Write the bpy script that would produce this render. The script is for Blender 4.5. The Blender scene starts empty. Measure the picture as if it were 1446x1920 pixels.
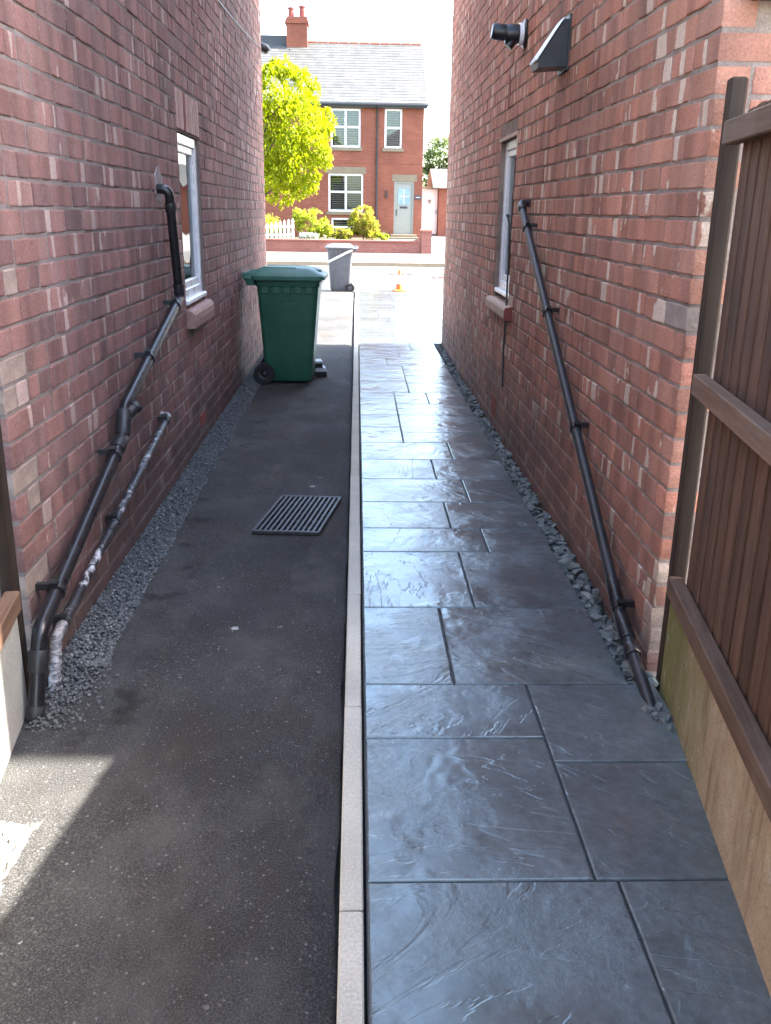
import bpy, math, random
from mathutils import Vector, Matrix, noise as mnoise
R = random.Random(7)
rad = math.radians
S = bpy.context.scene
COL = S.collection

# ------------------------------------------------------------------ camera
FPX, PW, PH, CAMH = 1700.0, 1446.0, 1920.0, 1.54
CX = Vector((0.99944438, -0.02957235, 0.01537557))      # camera right in world axes
CY = Vector((0.00527149, -0.31525239, -0.94899323))     # camera down
CZ = Vector((0.03291114, 0.948547, -0.31492133))        # viewing direction
cam_d = bpy.data.cameras.new("camera")
cam_d.sensor_fit = 'HORIZONTAL'; cam_d.sensor_width = 36.0
cam_d.lens = FPX / PW * 36.0
cam_d.clip_start = 0.02; cam_d.clip_end = 2000
cam = bpy.data.objects.new("camera", cam_d); COL.objects.link(cam)
cam.matrix_world = Matrix(((CX.x, -CY.x, -CZ.x, 0), (CX.y, -CY.y, -CZ.y, 0), (CX.z, -CY.z, -CZ.z, CAMH), (0, 0, 0, 1)))
S.camera = cam

def proj(p):
    w = Vector(p) - Vector((0, 0, CAMH))
    z = w.dot(CZ)
    if z < 0.05: return None
    return PW / 2 + FPX * w.dot(CX) / z, PH / 2 + FPX * w.dot(CY) / z

# ------------------------------------------------------------------ sky and sun
SUN_DIR = Vector((1.0, 0.085, 1.05)).normalized()         # towards the sun
el = math.asin(SUN_DIR.z); az = math.atan2(SUN_DIR.x, SUN_DIR.y)
W = bpy.data.worlds.new("World"); S.world = W; W.use_nodes = True
wn = W.node_tree.nodes; wl = W.node_tree.links
bg = wn["Background"]
sky = wn.new("ShaderNodeTexSky"); sky.sky_type = 'NISHITA'; sky.sun_disc = False
sky.sun_elevation = el; sky.sun_rotation = az
sky.air_density = 1.0; sky.dust_density = 2.0; sky.ozone_density = 0.0
wl.new(sky.outputs[0], bg.inputs[0]); bg.inputs[1].default_value = 0.15
sd = bpy.data.lights.new("sun", 'SUN'); sd.energy = 5.0; sd.angle = rad(0.55); sd.color = (1.0, 0.95, 0.87)
sun = bpy.data.objects.new("sun", sd); COL.objects.link(sun)
sun.rotation_euler = SUN_DIR.to_track_quat('Z', 'Y').to_euler(); sun.location = (20, 5, 25)
S.view_settings.view_transform = 'Standard'; S.view_settings.look = 'None'
S.view_settings.gamma = 1.0; S.view_settings.exposure = 3.2
S.cycles.use_denoising = True
S.cycles.max_bounces = 8; S.cycles.diffuse_bounces = 5; S.cycles.glossy_bounces = 4
S.cycles.transparent_max_bounces = 10; S.cycles.transmission_bounces = 4
S.cycles.caustics_reflective = False; S.cycles.caustics_refractive = False
S.cycles.sample_clamp_indirect = 6.0

# ------------------------------------------------------------------ helpers
WM = {}
def par(o, p):
    if p is None: return
    o.parent = p
    o.matrix_parent_inverse = WM.get(p.name, Matrix()).inverted()

def tag(o, label=None, cat=None, group=None, kind=None):
    if label: o['label'] = label
    if cat: o['category'] = cat
    if group: o['group'] = group
    if kind: o['kind'] = kind
    return o

def empty(name, loc, rz=0.0, label=None, cat=None, group=None, local=False):
    """an Empty at a thing's base; with local=True its parts are built in its own frame"""
    o = bpy.data.objects.new(name, None); COL.objects.link(o)
    o.empty_display_size = 0.2
    o.location = loc; o.rotation_euler = (0, 0, rz)
    if not local:
        WM[o.name] = Matrix.Translation(Vector(loc)) @ Matrix.Rotation(rz, 4, 'Z')
    return tag(o, label, cat, group)

class MB:
    def __init__(s): s.v = []; s.f = []; s.a = []
    def box(s, x0, x1, y0, y1, z0, z1, rv=0.0):
        b = len(s.v)
        s.v += [(x0, y0, z0), (x1, y0, z0), (x1, y1, z0), (x0, y1, z0), (x0, y0, z1), (x1, y0, z1), (x1, y1, z1), (x0, y1, z1)]
        s.f += [(b, b+3, b+2, b+1), (b+4, b+5, b+6, b+7), (b, b+1, b+5, b+4), (b+1, b+2, b+6, b+5), (b+2, b+3, b+7, b+6), (b+3, b, b+4, b+7)]
        s.a += [rv] * 8
        return s
    def cbox(s, x0, x1, y0, y1, z0, z1, c=0.004, rv=0.0):
        """box with chamfered edges (loft of three octagon-ish rings)"""
        def ring(z, i):
            return [(x0+i+c, y0+i, z), (x1-i-c, y0+i, z), (x1-i, y0+i+c, z), (x1-i, y1-i-c, z), (x1-i-c, y1-i, z), (x0+i+c, y1-i, z), (x0+i, y1-i-c, z), (x0+i, y0+i+c, z)]
        s.loft([ring(z0, c), ring(z0+c, 0), ring(z1-c, 0), ring(z1, c)], rv=rv)
        return s
    def loft(s, rings, cap0=True, cap1=True, closed=True, rv=0.0):
        b = len(s.v); n = len(rings[0])
        for r in rings: s.v += [tuple(p) for p in r]
        s.a += [rv] * (n * len(rings))
        for i in range(len(rings) - 1):
            for j in range(n if closed else n - 1):
                k = (j + 1) % n
                s.f.append((b+i*n+j, b+i*n+k, b+(i+1)*n+k, b+(i+1)*n+j))
        if cap0: s.f.append(tuple(b+j for j in reversed(range(n))))
        if cap1: s.f.append(tuple(b+(len(rings)-1)*n+j for j in range(n)))
        return s
    def tube(s, pts, r, seg=12, cap=True):
        pts = [Vector(p) for p in pts]
        rs = r if isinstance(r, (list, tuple)) else [r] * len(pts)
        rings = []; up = None
        for i, p in enumerate(pts):
            if i == 0: t = pts[1] - p
            elif i == len(pts) - 1: t = p - pts[i-1]
            else: t = (pts[i+1] - p).normalized() + (p - pts[i-1]).normalized()
            t.normalize()
            if up is None:
                up = Vector((0, 0, 1)) if abs(t.z) < .9 else Vector((1, 0, 0))
            u = up - t * up.dot(t)
            if u.length < 1e-4: u = Vector((1, 0, 0)) - t * t.x
            u.normalize(); w = t.cross(u); up = u
            rings.append([p + (u * math.cos(a) + w * math.sin(a)) * rs[i] for a in [2*math.pi*k/seg for k in range(seg)]])
        return s.loft(rings, cap, cap)
    def poly(s, pts, rv=0.0):
        b = len(s.v); s.v += [tuple(p) for p in pts]; s.f.append(tuple(range(b, b+len(pts)))); s.a += [rv]*len(pts)
        return s
    def prism(s, pts, d):
        """extrude polygon pts by vector d"""
        d = Vector(d)
        return s.loft([[Vector(p) for p in pts], [Vector(p) + d for p in pts]])
    def xf(s, m, start=0):
        for i in range(start, len(s.v)): s.v[i] = tuple(m @ Vector(s.v[i]))
        return s
    def mesh(s, name, mat, smooth=False, attr=False):
        me = bpy.data.meshes.new(name); me.from_pydata(s.v, [], s.f); me.update()
        if smooth:
            me.polygons.foreach_set('use_smooth', [True] * len(me.polygons))
            try: me.set_sharp_from_angle(angle=rad(38))
            except Exception: pass
        if attr:
            at = me.attributes.new('rnd', 'FLOAT', 'POINT'); at.data.foreach_set('value', s.a)
        if mat: me.materials.append(mat)
        return me
    def build(s, name, mat, parent=None, smooth=False, attr=False, fix=True):
        if fix and s.f:
            import bmesh
            me = s.mesh(name, mat, False, attr)
            bm = bmesh.new(); bm.from_mesh(me); bmesh.ops.recalc_face_normals(bm, faces=bm.faces); bm.to_mesh(me); bm.free()
            if smooth:
                me.polygons.foreach_set('use_smooth', [True] * len(me.polygons))
                try: me.set_sharp_from_angle(angle=rad(38))
                except Exception: pass
        else:
            me = s.mesh(name, mat, smooth, attr)
        o = bpy.data.objects.new(name, me); COL.objects.link(o); par(o, parent)
        return o

def link(name, me, parent=None, mw=None):
    o = bpy.data.objects.new(name, me); COL.objects.link(o); par(o, parent)
    if mw is not None: o.matrix_local = mw if parent is None else mw
    return o

def rrect(x0, x1, y0, y1, r, z, n=4):
    pts = []
    for cx, cy, a0 in ((x1-r, y0+r, -90), (x1-r, y1-r, 0), (x0+r, y1-r, 90), (x0+r, y0+r, 180)):
        for k in range(n + 1):
            a = rad(a0 + 90 * k / n); pts.append((cx + r*math.cos(a), cy + r*math.sin(a), z))
    return pts

# ------------------------------------------------------------------ materials
class NT:
    def __init__(s, name):
        s.m = bpy.data.materials.new(name); s.m.use_nodes = True
        s.t = s.m.node_tree; s.p = s.t.nodes["Principled BSDF"]
        s.out = s.t.nodes["Material Output"]; s._pos = None
    def n(s, typ, **kw):
        nd = s.t.nodes.new("ShaderNode" + typ)
        for k, v in kw.items():
            if k.startswith('i_'):
                nm = k[2:].replace('_', ' ')
                s.set(nd.inputs[int(nm)] if nm.isdigit() else nd.inputs[nm], v)
            else: setattr(nd, k, v)
        return nd
    def set(s, sock, v):
        if isinstance(v, bpy.types.NodeSocket): s.t.links.new(v, sock)
        elif isinstance(v, bpy.types.Node): s.t.links.new(v.outputs[0], sock)
        elif isinstance(v, (tuple, list)) and sock.type == 'RGBA' and len(v) == 3: sock.default_value = (*v, 1)
        else: sock.default_value = v
    @property
    def pos(s):
        if s._pos is None: s._pos = s.n("NewGeometry").outputs['Position']
        return s._pos
    def obj(s): return s.n("TexCoord").outputs['Object']
    def map(s, vec, scale=(1, 1, 1), loc=(0, 0, 0), rot=(0, 0, 0)):
        m = s.n("Mapping"); s.set(m.inputs[0], vec); m.inputs['Scale'].default_value = scale
        m.inputs['Location'].default_value = loc; m.inputs['Rotation'].default_value = rot
        return m.outputs[0]
    def noise(s, vec, scale, detail=4, rough=.55, dist=0, typ='FBM', dim='3D'):
        nd = s.n("TexNoise"); nd.noise_dimensions = dim; nd.noise_type = typ
        s.set(nd.inputs['Vector'], vec); nd.inputs['Scale'].default_value = scale
        nd.inputs['Detail'].default_value = detail; nd.inputs['Roughness'].default_value = rough
        nd.inputs['Distortion'].default_value = dist
        return nd.outputs[0]
    def voro(s, vec, scale, feat='F1', rnd=1.0, out='Distance'):
        nd = s.n("TexVoronoi"); nd.feature = feat; s.set(nd.inputs['Vector'], vec)
        nd.inputs['Scale'].default_value = scale; nd.inputs['Randomness'].default_value = rnd
        return nd.outputs[out]
    def math(s, op, a, b=None, c=None, clamp=False):
        nd = s.n("Math"); nd.operation = op; nd.use_clamp = clamp
        for i, v in enumerate((a, b, c)):
            if v is not None: s.set(nd.inputs[i], v)
        return nd.outputs[0]
    def ramp(s, fac, stops, interp='LINEAR'):
        nd = s.n("ValToRGB"); cr = nd.color_ramp; cr.interpolation = interp
        while len(cr.elements) < len(stops): cr.elements.new(.5)
        for e, (p, c) in zip(cr.elements, stops):
            e.position = p; e.color = (c, c, c, 1) if isinstance(c, (int, float)) else (*c, 1)
        s.set(nd.inputs[0], fac); return nd.outputs[0]
    def mix(s, fac, a, b, mode='MIX'):
        nd = s.n("Mix"); nd.data_type = 'RGBA'; nd.blend_type = mode; nd.clamp_factor = True
        s.set(nd.inputs[0], fac); s.set(nd.inputs[6], a); s.set(nd.inputs[7], b)
        return nd.outputs[2]
    def mul(s, col, v):
        nd = s.n("Mix"); nd.data_type = 'RGBA'; nd.blend_type = 'MULTIPLY'
        nd.inputs[0].default_value = 1; s.set(nd.inputs[6], col); s.set(nd.inputs[7], v)
        return nd.outputs[2]
    def sep(s, v):
        nd = s.n("SeparateXYZ"); s.set(nd.inputs[0], v); return nd.outputs
    def comb(s, x=0, y=0, z=0):
        nd = s.n("CombineXYZ")
        for i, v in enumerate((x, y, z)): s.set(nd.inputs[i], v)
        return nd.outputs[0]
    def bump(s, h, strength=.5, dist=.01, prev=None):
        nd = s.n("Bump"); nd.inputs['Strength'].default_value = strength; nd.inputs['Distance'].default_value = dist
        s.set(nd.inputs['Height'], h)
        if prev is not None: s.set(nd.inputs['Normal'], prev)
        return nd.outputs[0]
    def fin(s, col=None, rough=None, normal=None, spec=None, metal=None, coat=None):
        p = s.p
        if col is not None: s.set(p.inputs['Base Color'], col)
        if rough is not None: s.set(p.inputs['Roughness'], rough)
        if normal is not None: s.set(p.inputs['Normal'], normal)
        if spec is not None: s.set(p.inputs['Specular IOR Level'], spec)
        if metal is not None: s.set(p.inputs['Metallic'], metal)
        if coat is not None: s.set(p.inputs['Coat Weight'], coat)
        return s.m

COURSE = 0.0870
Z0 = -0.03
def mat_brick(name, tones, cream, smearcol, stain=(.62, 1.08), kiss=.60):
    t = NT(name)
    p = t.sep(t.pos)
    s_ = t.math('ADD', p[0], p[1])
    course = t.math('FLOOR', t.math('DIVIDE', t.math('SUBTRACT', p[2], Z0 - .006), COURSE))
    at = t.n("Attribute", attribute_name='rnd').outputs['Fac']
    oc = t.sep(t.n("ObjectInfo").outputs['Color'])[0]
    v = t.math('ADD', at, oc)
    mean = [sum(c[k] for c in tones)/len(tones) for k in range(3)]
    col = t.ramp(v, [(i/(len(tones)-1), tuple(c[k]*.72 + mean[k]*.28 for k in range(3))) for i, c in enumerate(tones)])
    bandv = t.comb(t.math('MULTIPLY', s_, 9), t.math('MULTIPLY', course, 5.37), t.math('MULTIPLY', v, 9))
    band = t.noise(bandv, 1.0, .6, .5)
    col = t.mul(col, t.ramp(band, [(.3, .70), (.5, 1.0), (.72, 1.22)]))
    # cream kiss marks left by the kiln: short vertical stripes, a few to a brick
    kv = t.comb(t.math('MULTIPLY', s_, 11), t.math('ADD', t.math('MULTIPLY', course, 11.3), t.math('MULTIPLY', p[2], 1.2)), t.math('MULTIPLY', v, 23))
    wob = t.noise(t.pos, 34, 3)
    k = t.math('ADD', t.noise(kv, 1.0, 1.0, .5), t.math('MULTIPLY', t.math('SUBTRACT', wob, .5), .10))
    area = t.noise(t.pos, 1.3, 2)
    k = t.math('ADD', k, t.math('MULTIPLY', t.math('SUBTRACT', area, .5), .28))
    km = t.ramp(k, [(kiss + .045, 0), (kiss + .058, .85)])
    col = t.mix(km, col, cream)
    fine = t.noise(t.pos, 120, 5, .65)
    col = t.mul(col, t.ramp(fine, [(.25, .68), (.75, 1.28)]))
    blot = t.noise(t.pos, 17, 6, .7)
    col = t.mix(t.ramp(blot, [(.60, 0), (.74, .75)]), col, smearcol)
    big = t.noise(t.map(t.pos, (1, 1, .7)), 1.1, 5, .6)
    col = t.mul(col, t.ramp(big, [(.3, stain[0]), (.65, stain[1])]))
    # splash grime in an uneven band along the foot of the wall
    h = t.math('ADD', p[2], t.math('MULTIPLY', t.math('SUBTRACT', t.noise(t.map(t.pos, (1, .7, 1)), 2.3, 7, .68), .5), 1.5))
    col = t.mix(t.ramp(h, [(.05, .75), (.62, 0)]), col, (.075, .055, .050))
    nrm = t.bump(t.noise(t.pos, 45, 8, .75), .85, .007)
    nrm = t.bump(fine, .6, .003, nrm)
    return t.fin(col, .82, nrm, .3)

def mat_mortar(name, c0, c1):
    t = NT(name)
    a = t.noise(t.pos, 6, 8, .7)
    col = t.ramp(a, [(.3, c0), (.7, c1)])
    col = t.mul(col, t.ramp(t.noise(t.pos, 1.1, 4), [(.3, .66), (.65, 1.06)]))
    col = t.mul(col, t.ramp(t.noise(t.pos, 150, 3), [(.3, .8), (.7, 1.15)]))
    return t.fin(col, .95, t.bump(t.noise(t.pos, 70, 8, .75), .9, .006), .15)

def mat_plain(name, col, rough=.5, var=.12, scale=8, bump=.15, bscale=120, spec=.5, metal=0, bdist=.002):
    t = NT(name)
    a = t.noise(t.obj(), scale, 5, .6)
    c = t.mul(col if not isinstance(col, tuple) else (*col, 1), t.ramp(a, [(.3, 1-var), (.7, 1+var)]))
    r = t.ramp(a, [(.3, max(0, rough-.08)), (.7, min(1, rough+.1))])
    return t.fin(c, r, t.bump(t.noise(t.obj(), bscale, 4), bump, bdist), spec, metal)

M = {}
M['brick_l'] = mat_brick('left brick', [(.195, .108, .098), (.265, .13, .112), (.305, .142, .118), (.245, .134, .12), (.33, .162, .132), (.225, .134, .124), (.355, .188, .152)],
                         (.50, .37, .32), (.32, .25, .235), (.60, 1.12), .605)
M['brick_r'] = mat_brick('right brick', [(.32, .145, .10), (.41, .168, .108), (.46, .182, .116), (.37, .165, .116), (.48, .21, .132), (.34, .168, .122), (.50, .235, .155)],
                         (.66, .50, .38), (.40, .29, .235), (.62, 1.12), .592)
M['mortar_l'] = mat_mortar('left mortar', (.18, .142, .13), (.31, .262, .24))
M['mortar_r'] = mat_mortar('right mortar', (.19, .13, .105), (.38, .305, .255))
M['grey_brick'] = mat_plain('grey corner brick', (.27, .205, .17), .9, .3, 14, .6, 60, .2, 0, .005)
M['lintel_l'] = mat_plain('pale lintel brick', (.46, .31, .265), .85, .25, 12, .5, 60, .25, 0, .004)
M['lintel_red'] = mat_plain('red lintel brick', (.20, .075, .065), .85, .25, 12, .5, 60, .25, 0, .004)
M['sill_brick'] = mat_plain('sill brick', (.36, .215, .18), .7, .25, 14, .4, 70, .3, 0, .004)
M['sill_stone'] = mat_plain('painted sill', (.50, .36, .27), .8, .2, 9, .4, 60, .3, 0, .004)
M['sill_end'] = mat_plain('sill end', (.23, .06, .05), .8, .2, 9, .4, 60, .3, 0, .004)
M['render'] = mat_plain('cement patch', (.30, .255, .245), .95, .25, 20, .7, 50, .15, 0, .006)
M['terracotta'] = mat_plain('terracotta', (.22, .06, .045), .85, .2, 20, .3)
M['black'] = mat_plain('black plastic', (.012, .012, .014), .32, .25, 20, .06, 90)
M['black_old'] = mat_plain('weathered black plastic', (.022, .023, .025), .42, .3, 20, .1, 90)
M['upvc'] = mat_plain('white upvc', (.78, .80, .82), .28, .04, 6, .03)
M['tape'] = mat_plain('grey lid', (.42, .42, .43), .45, .2)
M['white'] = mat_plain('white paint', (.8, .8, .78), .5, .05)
M['steel'] = mat_plain('cast grate', (.055, .056, .06), .5, .35, 30, .3, 120, .45, .5)
M['dark'] = mat_plain('dark void', (.006, .006, .007), .9)  # painted darkness for depth that no light reaches
M['blind'] = mat_plain('window blind', (.42, .45, .44), .8, .12, 3, .05)

def mat_pipe_splat():
    t = NT('paint splashed black pipe')
    o = t.pos
    m = t.ramp(t.math('ADD', t.noise(o, 30, 6, .75, .6), t.math('MULTIPLY', t.math('SUBTRACT', t.noise(o, 3.3, 2), .5), .55)), [(.535, 0), (.58, 1)])
    m2 = t.ramp(t.noise(o, 9, 5, .7), [(.45, 0), (.8, .45)])
    c = t.mix(m2, (.018, .018, .022), (.14, .14, .16))
    c = t.mix(m, c, (.55, .54, .56))
    return t.fin(c, .45, t.bump(m, .5, .002))
M['splat'] = mat_pipe_splat()
def mat_wrap():
    t = NT('dirty wrapping tape'); o = t.pos
    k = t.noise(t.map(o, (1, 1, 3.2), (0, 0, 0), (.5, 0, 0)), 26, 6, .75, .8)
    c = t.ramp(k, [(.36, (.03, .03, .035)), (.46, (.16, .16, .17)), (.58, (.40, .39, .40)), (.7, (.55, .54, .55))])
    return t.fin(c, .5, t.bump(k, .8, .005))
M['wrap'] = mat_wrap()

def mat_tarmac():
    t = NT('tarmac'); o = t.pos
    c = t.ramp(t.noise(o, 1.4, 6, .6), [(.3, (.030, .029, .029)), (.7, (.058, .056, .053))])
    c = t.mix(t.ramp(t.noise(t.map(o, (1.6, .8, 1)), 1.9, 4, .6), [(.50, 0), (.70, .6)]), c, (.046, .032, .020))
    sp = t.noise(o, 210, 3, .7)
    c = t.mul(c, t.ramp(sp, [(.30, .25), (.5, .88), (.70, 2.5)]))
    vr = t.n("TexVoronoi"); t.set(vr.inputs['Vector'], o); vr.inputs['Scale'].default_value = 95
    cell = t.sep(vr.outputs['Color'])
    agg = t.math('MULTIPLY', t.math('LESS_THAN', vr.outputs['Distance'], .34), t.math('GREATER_THAN', cell[0], .88))
    c = t.mix(agg, c, t.ramp(cell[1], [(0, (.06, .055, .055)), (.75, (.13, .12, .11)), (1, (.18, .165, .15))]))
    # broad scuffs, silt washed into patches
    c = t.mix(t.ramp(t.noise(t.map(o, (1.2, .7, 1)), 2.6, 7, .68), [(.48, 0), (.68, .5)]), c, (.115, .11, .098))
    # paint flecks and bird lime, thick in some places and absent in others
    w = t.noise(o, 75, 4, .75)
    patch = t.ramp(t.noise(o, 1.35, 3, .6), [(.47, 0), (.60, 1)])
    for sc, th, sel, colr, am, pm in ((17, .13, .80, (.36, .35, .34), .9, patch), (38, .20, .72, (.26, .25, .25), .8, patch), (4.6, .085, .55, (.50, .49, .46), .95, 1.0)):
        v = t.n("TexVoronoi"); t.set(v.inputs['Vector'], o); v.inputs['Scale'].default_value = sc
        d = t.math('ADD', v.outputs['Distance'], t.math('MULTIPLY', t.math('SUBTRACT', w, .5), th * 3.4))
        cc = t.sep(v.outputs['Color'])
        k = t.math('MULTIPLY', t.math('LESS_THAN', d, t.math('MULTIPLY', cc[1], th)), t.math('GREATER_THAN', cc[0], sel))
        c = t.mix(t.math('MULTIPLY', t.math('MULTIPLY', k, am), pm), c, colr)
    # a scuffed line of dark damp moss marks by the chippings
    p = t.sep(o)
    edge = t.ramp(t.math('ABSOLUTE', t.math('ADD', p[0], .80)), [(.05, 1), (.16, 0)])
    mk = t.ramp(t.noise(o, 5.0, 5, .6), [(.56, 0), (.66, .8)])
    c = t.mix(t.math('MULTIPLY', edge, mk), c, (.012, .009, .007))
    n1 = t.bump(sp, 1.0, .007)
    n1 = t.bump(t.noise(o, 60, 4, .7), .5, .008, n1)
    return t.fin(c, .86, n1, .35)
M['tarmac'] = mat_tarmac()

def mat_stamped():
    t = NT('stamped slate concrete')
    o = t.pos
    rnd = t.n("ObjectInfo").outputs['Random']
    off = t.comb(t.math('MULTIPLY', rnd, 37.0), t.math('MULTIPLY', rnd, 91.0), t.math('MULTIPLY', rnd, 13.0))
    va = t.n("VectorMath"); va.operation = 'ADD'; t.set(va.inputs[0], o); t.set(va.inputs[1], off); q = va.outputs[0]
    rot = t.n("VectorRotate"); rot.rotation_type = 'Z_AXIS'; t.set(rot.inputs['Vector'], q); t.set(rot.inputs['Angle'], t.math('MULTIPLY', rnd, 6.28)); q = rot.outputs[0]
    # cleft slate relief: uneven terraces whose lips read as cracks, over a soft roll
    def terrace(vec, scale, N, lip, det, dist):
        x = t.math('MULTIPLY', t.noise(vec, scale, det, .58, dist), N)
        fl = t.math('FLOOR', x); fr = t.math('SUBTRACT', x, fl)
        return t.math('DIVIDE', t.math('ADD', fl, t.ramp(fr, [(0, 0), (lip, .9), (1, 1)])), N)
    roll = t.noise(t.map(q, (1, .45, 1)), 3.6, 3, .5, .6)
    t1 = terrace(t.map(q, (1, .30, 1)), 2.6, 8, .10, 6, .8)
    t2 = terrace(t.map(q, (1, .38, 1), (4, 9, 2)), 6.5, 7, .16, 5, 1.0)
    fine = t.noise(q, 48, 6, .75, .3)
    mask = t.ramp(t.noise(q, 2.4, 3), [(.40, .10), (.60, 1)])
    mask2 = t.ramp(t.noise(t.map(q, (1, 1, 1), (7, 3, 0)), 3.4, 3), [(.46, 0), (.62, 1)])
    n = t.bump(roll, .30, .012)
    n = t.bump(t1, .50, .014, n)
    n = t.bump(t.math('MULTIPLY', t2, mask2), .40, .010, n)
    n = t.bump(t.math('MULTIPLY', fine, mask), .6, .0035, n)
    c = t.ramp(t.noise(o, 2.2, 6, .65), [(.3, (.064, .077, .080)), (.7, (.106, .125, .128))])
    c = t.mul(c, t.ramp(t.noise(q, 30, 4, .7), [(.3, .8), (.7, 1.2)]))
    c = t.mul(c, t.ramp(rnd, [(0, .82), (1, 1.18)]))
    dust = t.ramp(t.noise(o, 3.1, 7, .7), [(.52, 0), (.72, .35)])
    c = t.mix(dust, c, (.15, .15, .14))
    r = t.ramp(t.noise(o, 5, 6, .7), [(.3, .26), (.7, .46)])
    t.set(t.p.inputs['Coat Roughness'], t.ramp(t.noise(o, 4.3, 6, .7), [(.35, .08), (.7, .24)]))
    t.p.inputs['Coat IOR'].default_value = 1.6
    t.set(t.p.inputs['Coat Normal'], n)
    t.p.inputs['Specular Tint'].default_value = (.76, 1.0, .98, 1)  # cyan put into the reflections for the colour of the sky's sheen
    return t.fin(c, t.math('MULTIPLY', r, .55), n, .85, None, .45)
M['stamped'] = mat_stamped()
M['joint'] = mat_plain('path joint', (.035, .038, .042), .6, .3, 20, .3)

def mat_conc(name, a, b, green=None, scale=3.0):
    t = NT(name); o = t.pos
    c = t.ramp(t.noise(o, scale, 7, .65), [(.3, a), (.7, b)])
    c = t.mul(c, t.ramp(t.noise(o, 140, 3, .7), [(.3, .78), (.7, 1.18)]))
    if green is not None:
        p = t.sep(o)
        g = t.math('ADD', t.math('MULTIPLY', t.math('SUBTRACT', p[1], green), .9), t.noise(t.map(o, (1, 1, .35)), 6, 5, .6))
        c = t.mix(t.ramp(g, [(.35, 0), (.95, .85)]), c, (.13, .13, .03))
        st = t.noise(t.map(o, (1, 1.0, .16)), 10, 4, .6)
        c = t.mix(t.ramp(st, [(.50, 0), (.66, .7)]), c, (.15, .105, .05))
        c = t.mix(t.ramp(t.noise(o, 24, 6, .75), [(.58, 0), (.70, .8)]), c, (.42, .40, .36))
        c = t.mix(t.ramp(t.voro(o, 60), [(.10, .7), (.2, 0)]), c, (.10, .08, .05))
    return t.fin(c, .9, t.bump(t.noise(o, 90, 6, .75), .6, .004), .2)
M['kerb'] = mat_conc('kerb concrete', (.46, .435, .35), (.60, .57, .47))
M['board'] = mat_conc('gravel board concrete', (.33, .24, .15), (.50, .39, .26), 2.15)
M['board_l'] = mat_conc('left gravel board concrete', (.36, .36, .32), (.52, .50, .45))
M['rough'] = mat_conc('rough cement', (.09, .088, .078), (.17, .165, .15), None, 20)
M['road'] = mat_conc('road', (.040, .041, .039), (.068, .068, .065), None, .6)
M['pavement'] = mat_conc('pavement', (.10, .098, .092), (.15, .146, .138), None, .8)
M['ground'] = mat_conc('ground', (.12, .115, .10), (.17, .16, .14), None, .5)
M['soil'] = mat_conc('soil', (.05, .042, .03), (.09, .08, .05), None, 4)
M['drive'] = mat_conc('house drive', (.20, .195, .19), (.28, .275, .26), None, 1)

def mat_chips(name, a, b, c3):
    t = NT(name)
    at = t.n("Attribute", attribute_name='rnd').outputs['Fac']
    c = t.ramp(at, [(0, a), (.5, b), (.85, a), (1, c3)])
    c = t.mul(c, t.ramp(t.noise(t.pos, 70, 4, .7), [(.3, .72), (.7, 1.25)]))
    return t.fin(c, .7, t.bump(t.noise(t.pos, 150, 4), .4, .002), .4)
M['chips'] = mat_chips('slate chippings', (.085, .090, .090), (.14, .146, .145), (.25, .25, .24))
M['cobbles'] = mat_chips('slate stones', (.10, .112, .105), (.16, .178, .165), (.26, .27, .245))

def mat_wood(name, a, b, axis, c3=None):
    t = NT(name); o = t.obj()
    sc = {'x': (.5, 9, 9), 'z': (9, 9, .5)}[axis]
    rn = t.n("ObjectInfo").outputs['Random']
    off = t.comb(t.math('MULTIPLY', rn, 31), t.math('MULTIPLY', rn, 17), t.math('MULTIPLY', rn, 23))
    va = t.n("VectorMath"); va.operation = 'ADD'; t.set(va.inputs[0], o); t.set(va.inputs[1], off)
    g = t.noise(t.map(va.outputs[0], sc), 5, 7, .65, .8)
    c = t.ramp(g, [(.3, a), (.7, b)])
    c = t.mul(c, t.ramp(rn, [(0, .72), (1, 1.28)]))
    if c3: c = t.mix(t.ramp(t.noise(va.outputs[0], 2.5, 5, .6), [(.5, 0), (.72, .6)]), c, c3)
    return t.fin(c, .75, t.bump(g, .5, .004), .3)
M['wood_board'] = mat_wood('stained fence board', (.058, .031, .019), (.145, .076, .046), 'z', (.055, .036, .027))
M['wood_rail'] = mat_wood('stained fence rail', (.085, .048, .029), (.185, .108, .068), 'x', (.19, .145, .11))
M['wood_post'] = mat_wood('old fence post', (.018, .011, .007), (.046, .027, .016), 'z', (.05, .032, .018))

def mat_bin(name, col, streak):
    t = NT(name); o = t.obj()
    c = t.mix(t.ramp(t.noise(t.map(o, (6, 6, .9)), 3, 5, .6), [(.5, 0), (.85, .35)]), col, streak)
    c = t.mul(c, t.ramp(t.noise(o, 7, 5), [(.3, .85), (.7, 1.15)]))
    return t.fin(c, t.ramp(t.noise(o, 5, 4), [(.3, .36), (.7, .5)]), t.bump(t.noise(o, 200, 3), .12, .001), .45)
M['green'] = mat_bin('green bin plastic', (.026, .115, .072, 1), (.07, .15, .11))
M['greenlid'] = mat_bin('green lid plastic', (.045, .16, .115, 1), (.13, .21, .17))
M['grey'] = mat_bin('grey bin plastic', (.10, .105, .115, 1), (.16, .16, .165))
M['rubber'] = mat_plain('rubber', (.012, .012, .012), .7, .2, 12, .2)
M['orange'] = mat_plain('cone orange', (.75, .16, .02), .45, .1)
M['conewhite'] = mat_plain('cone white', (.8, .8, .8), .4, .05)

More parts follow.
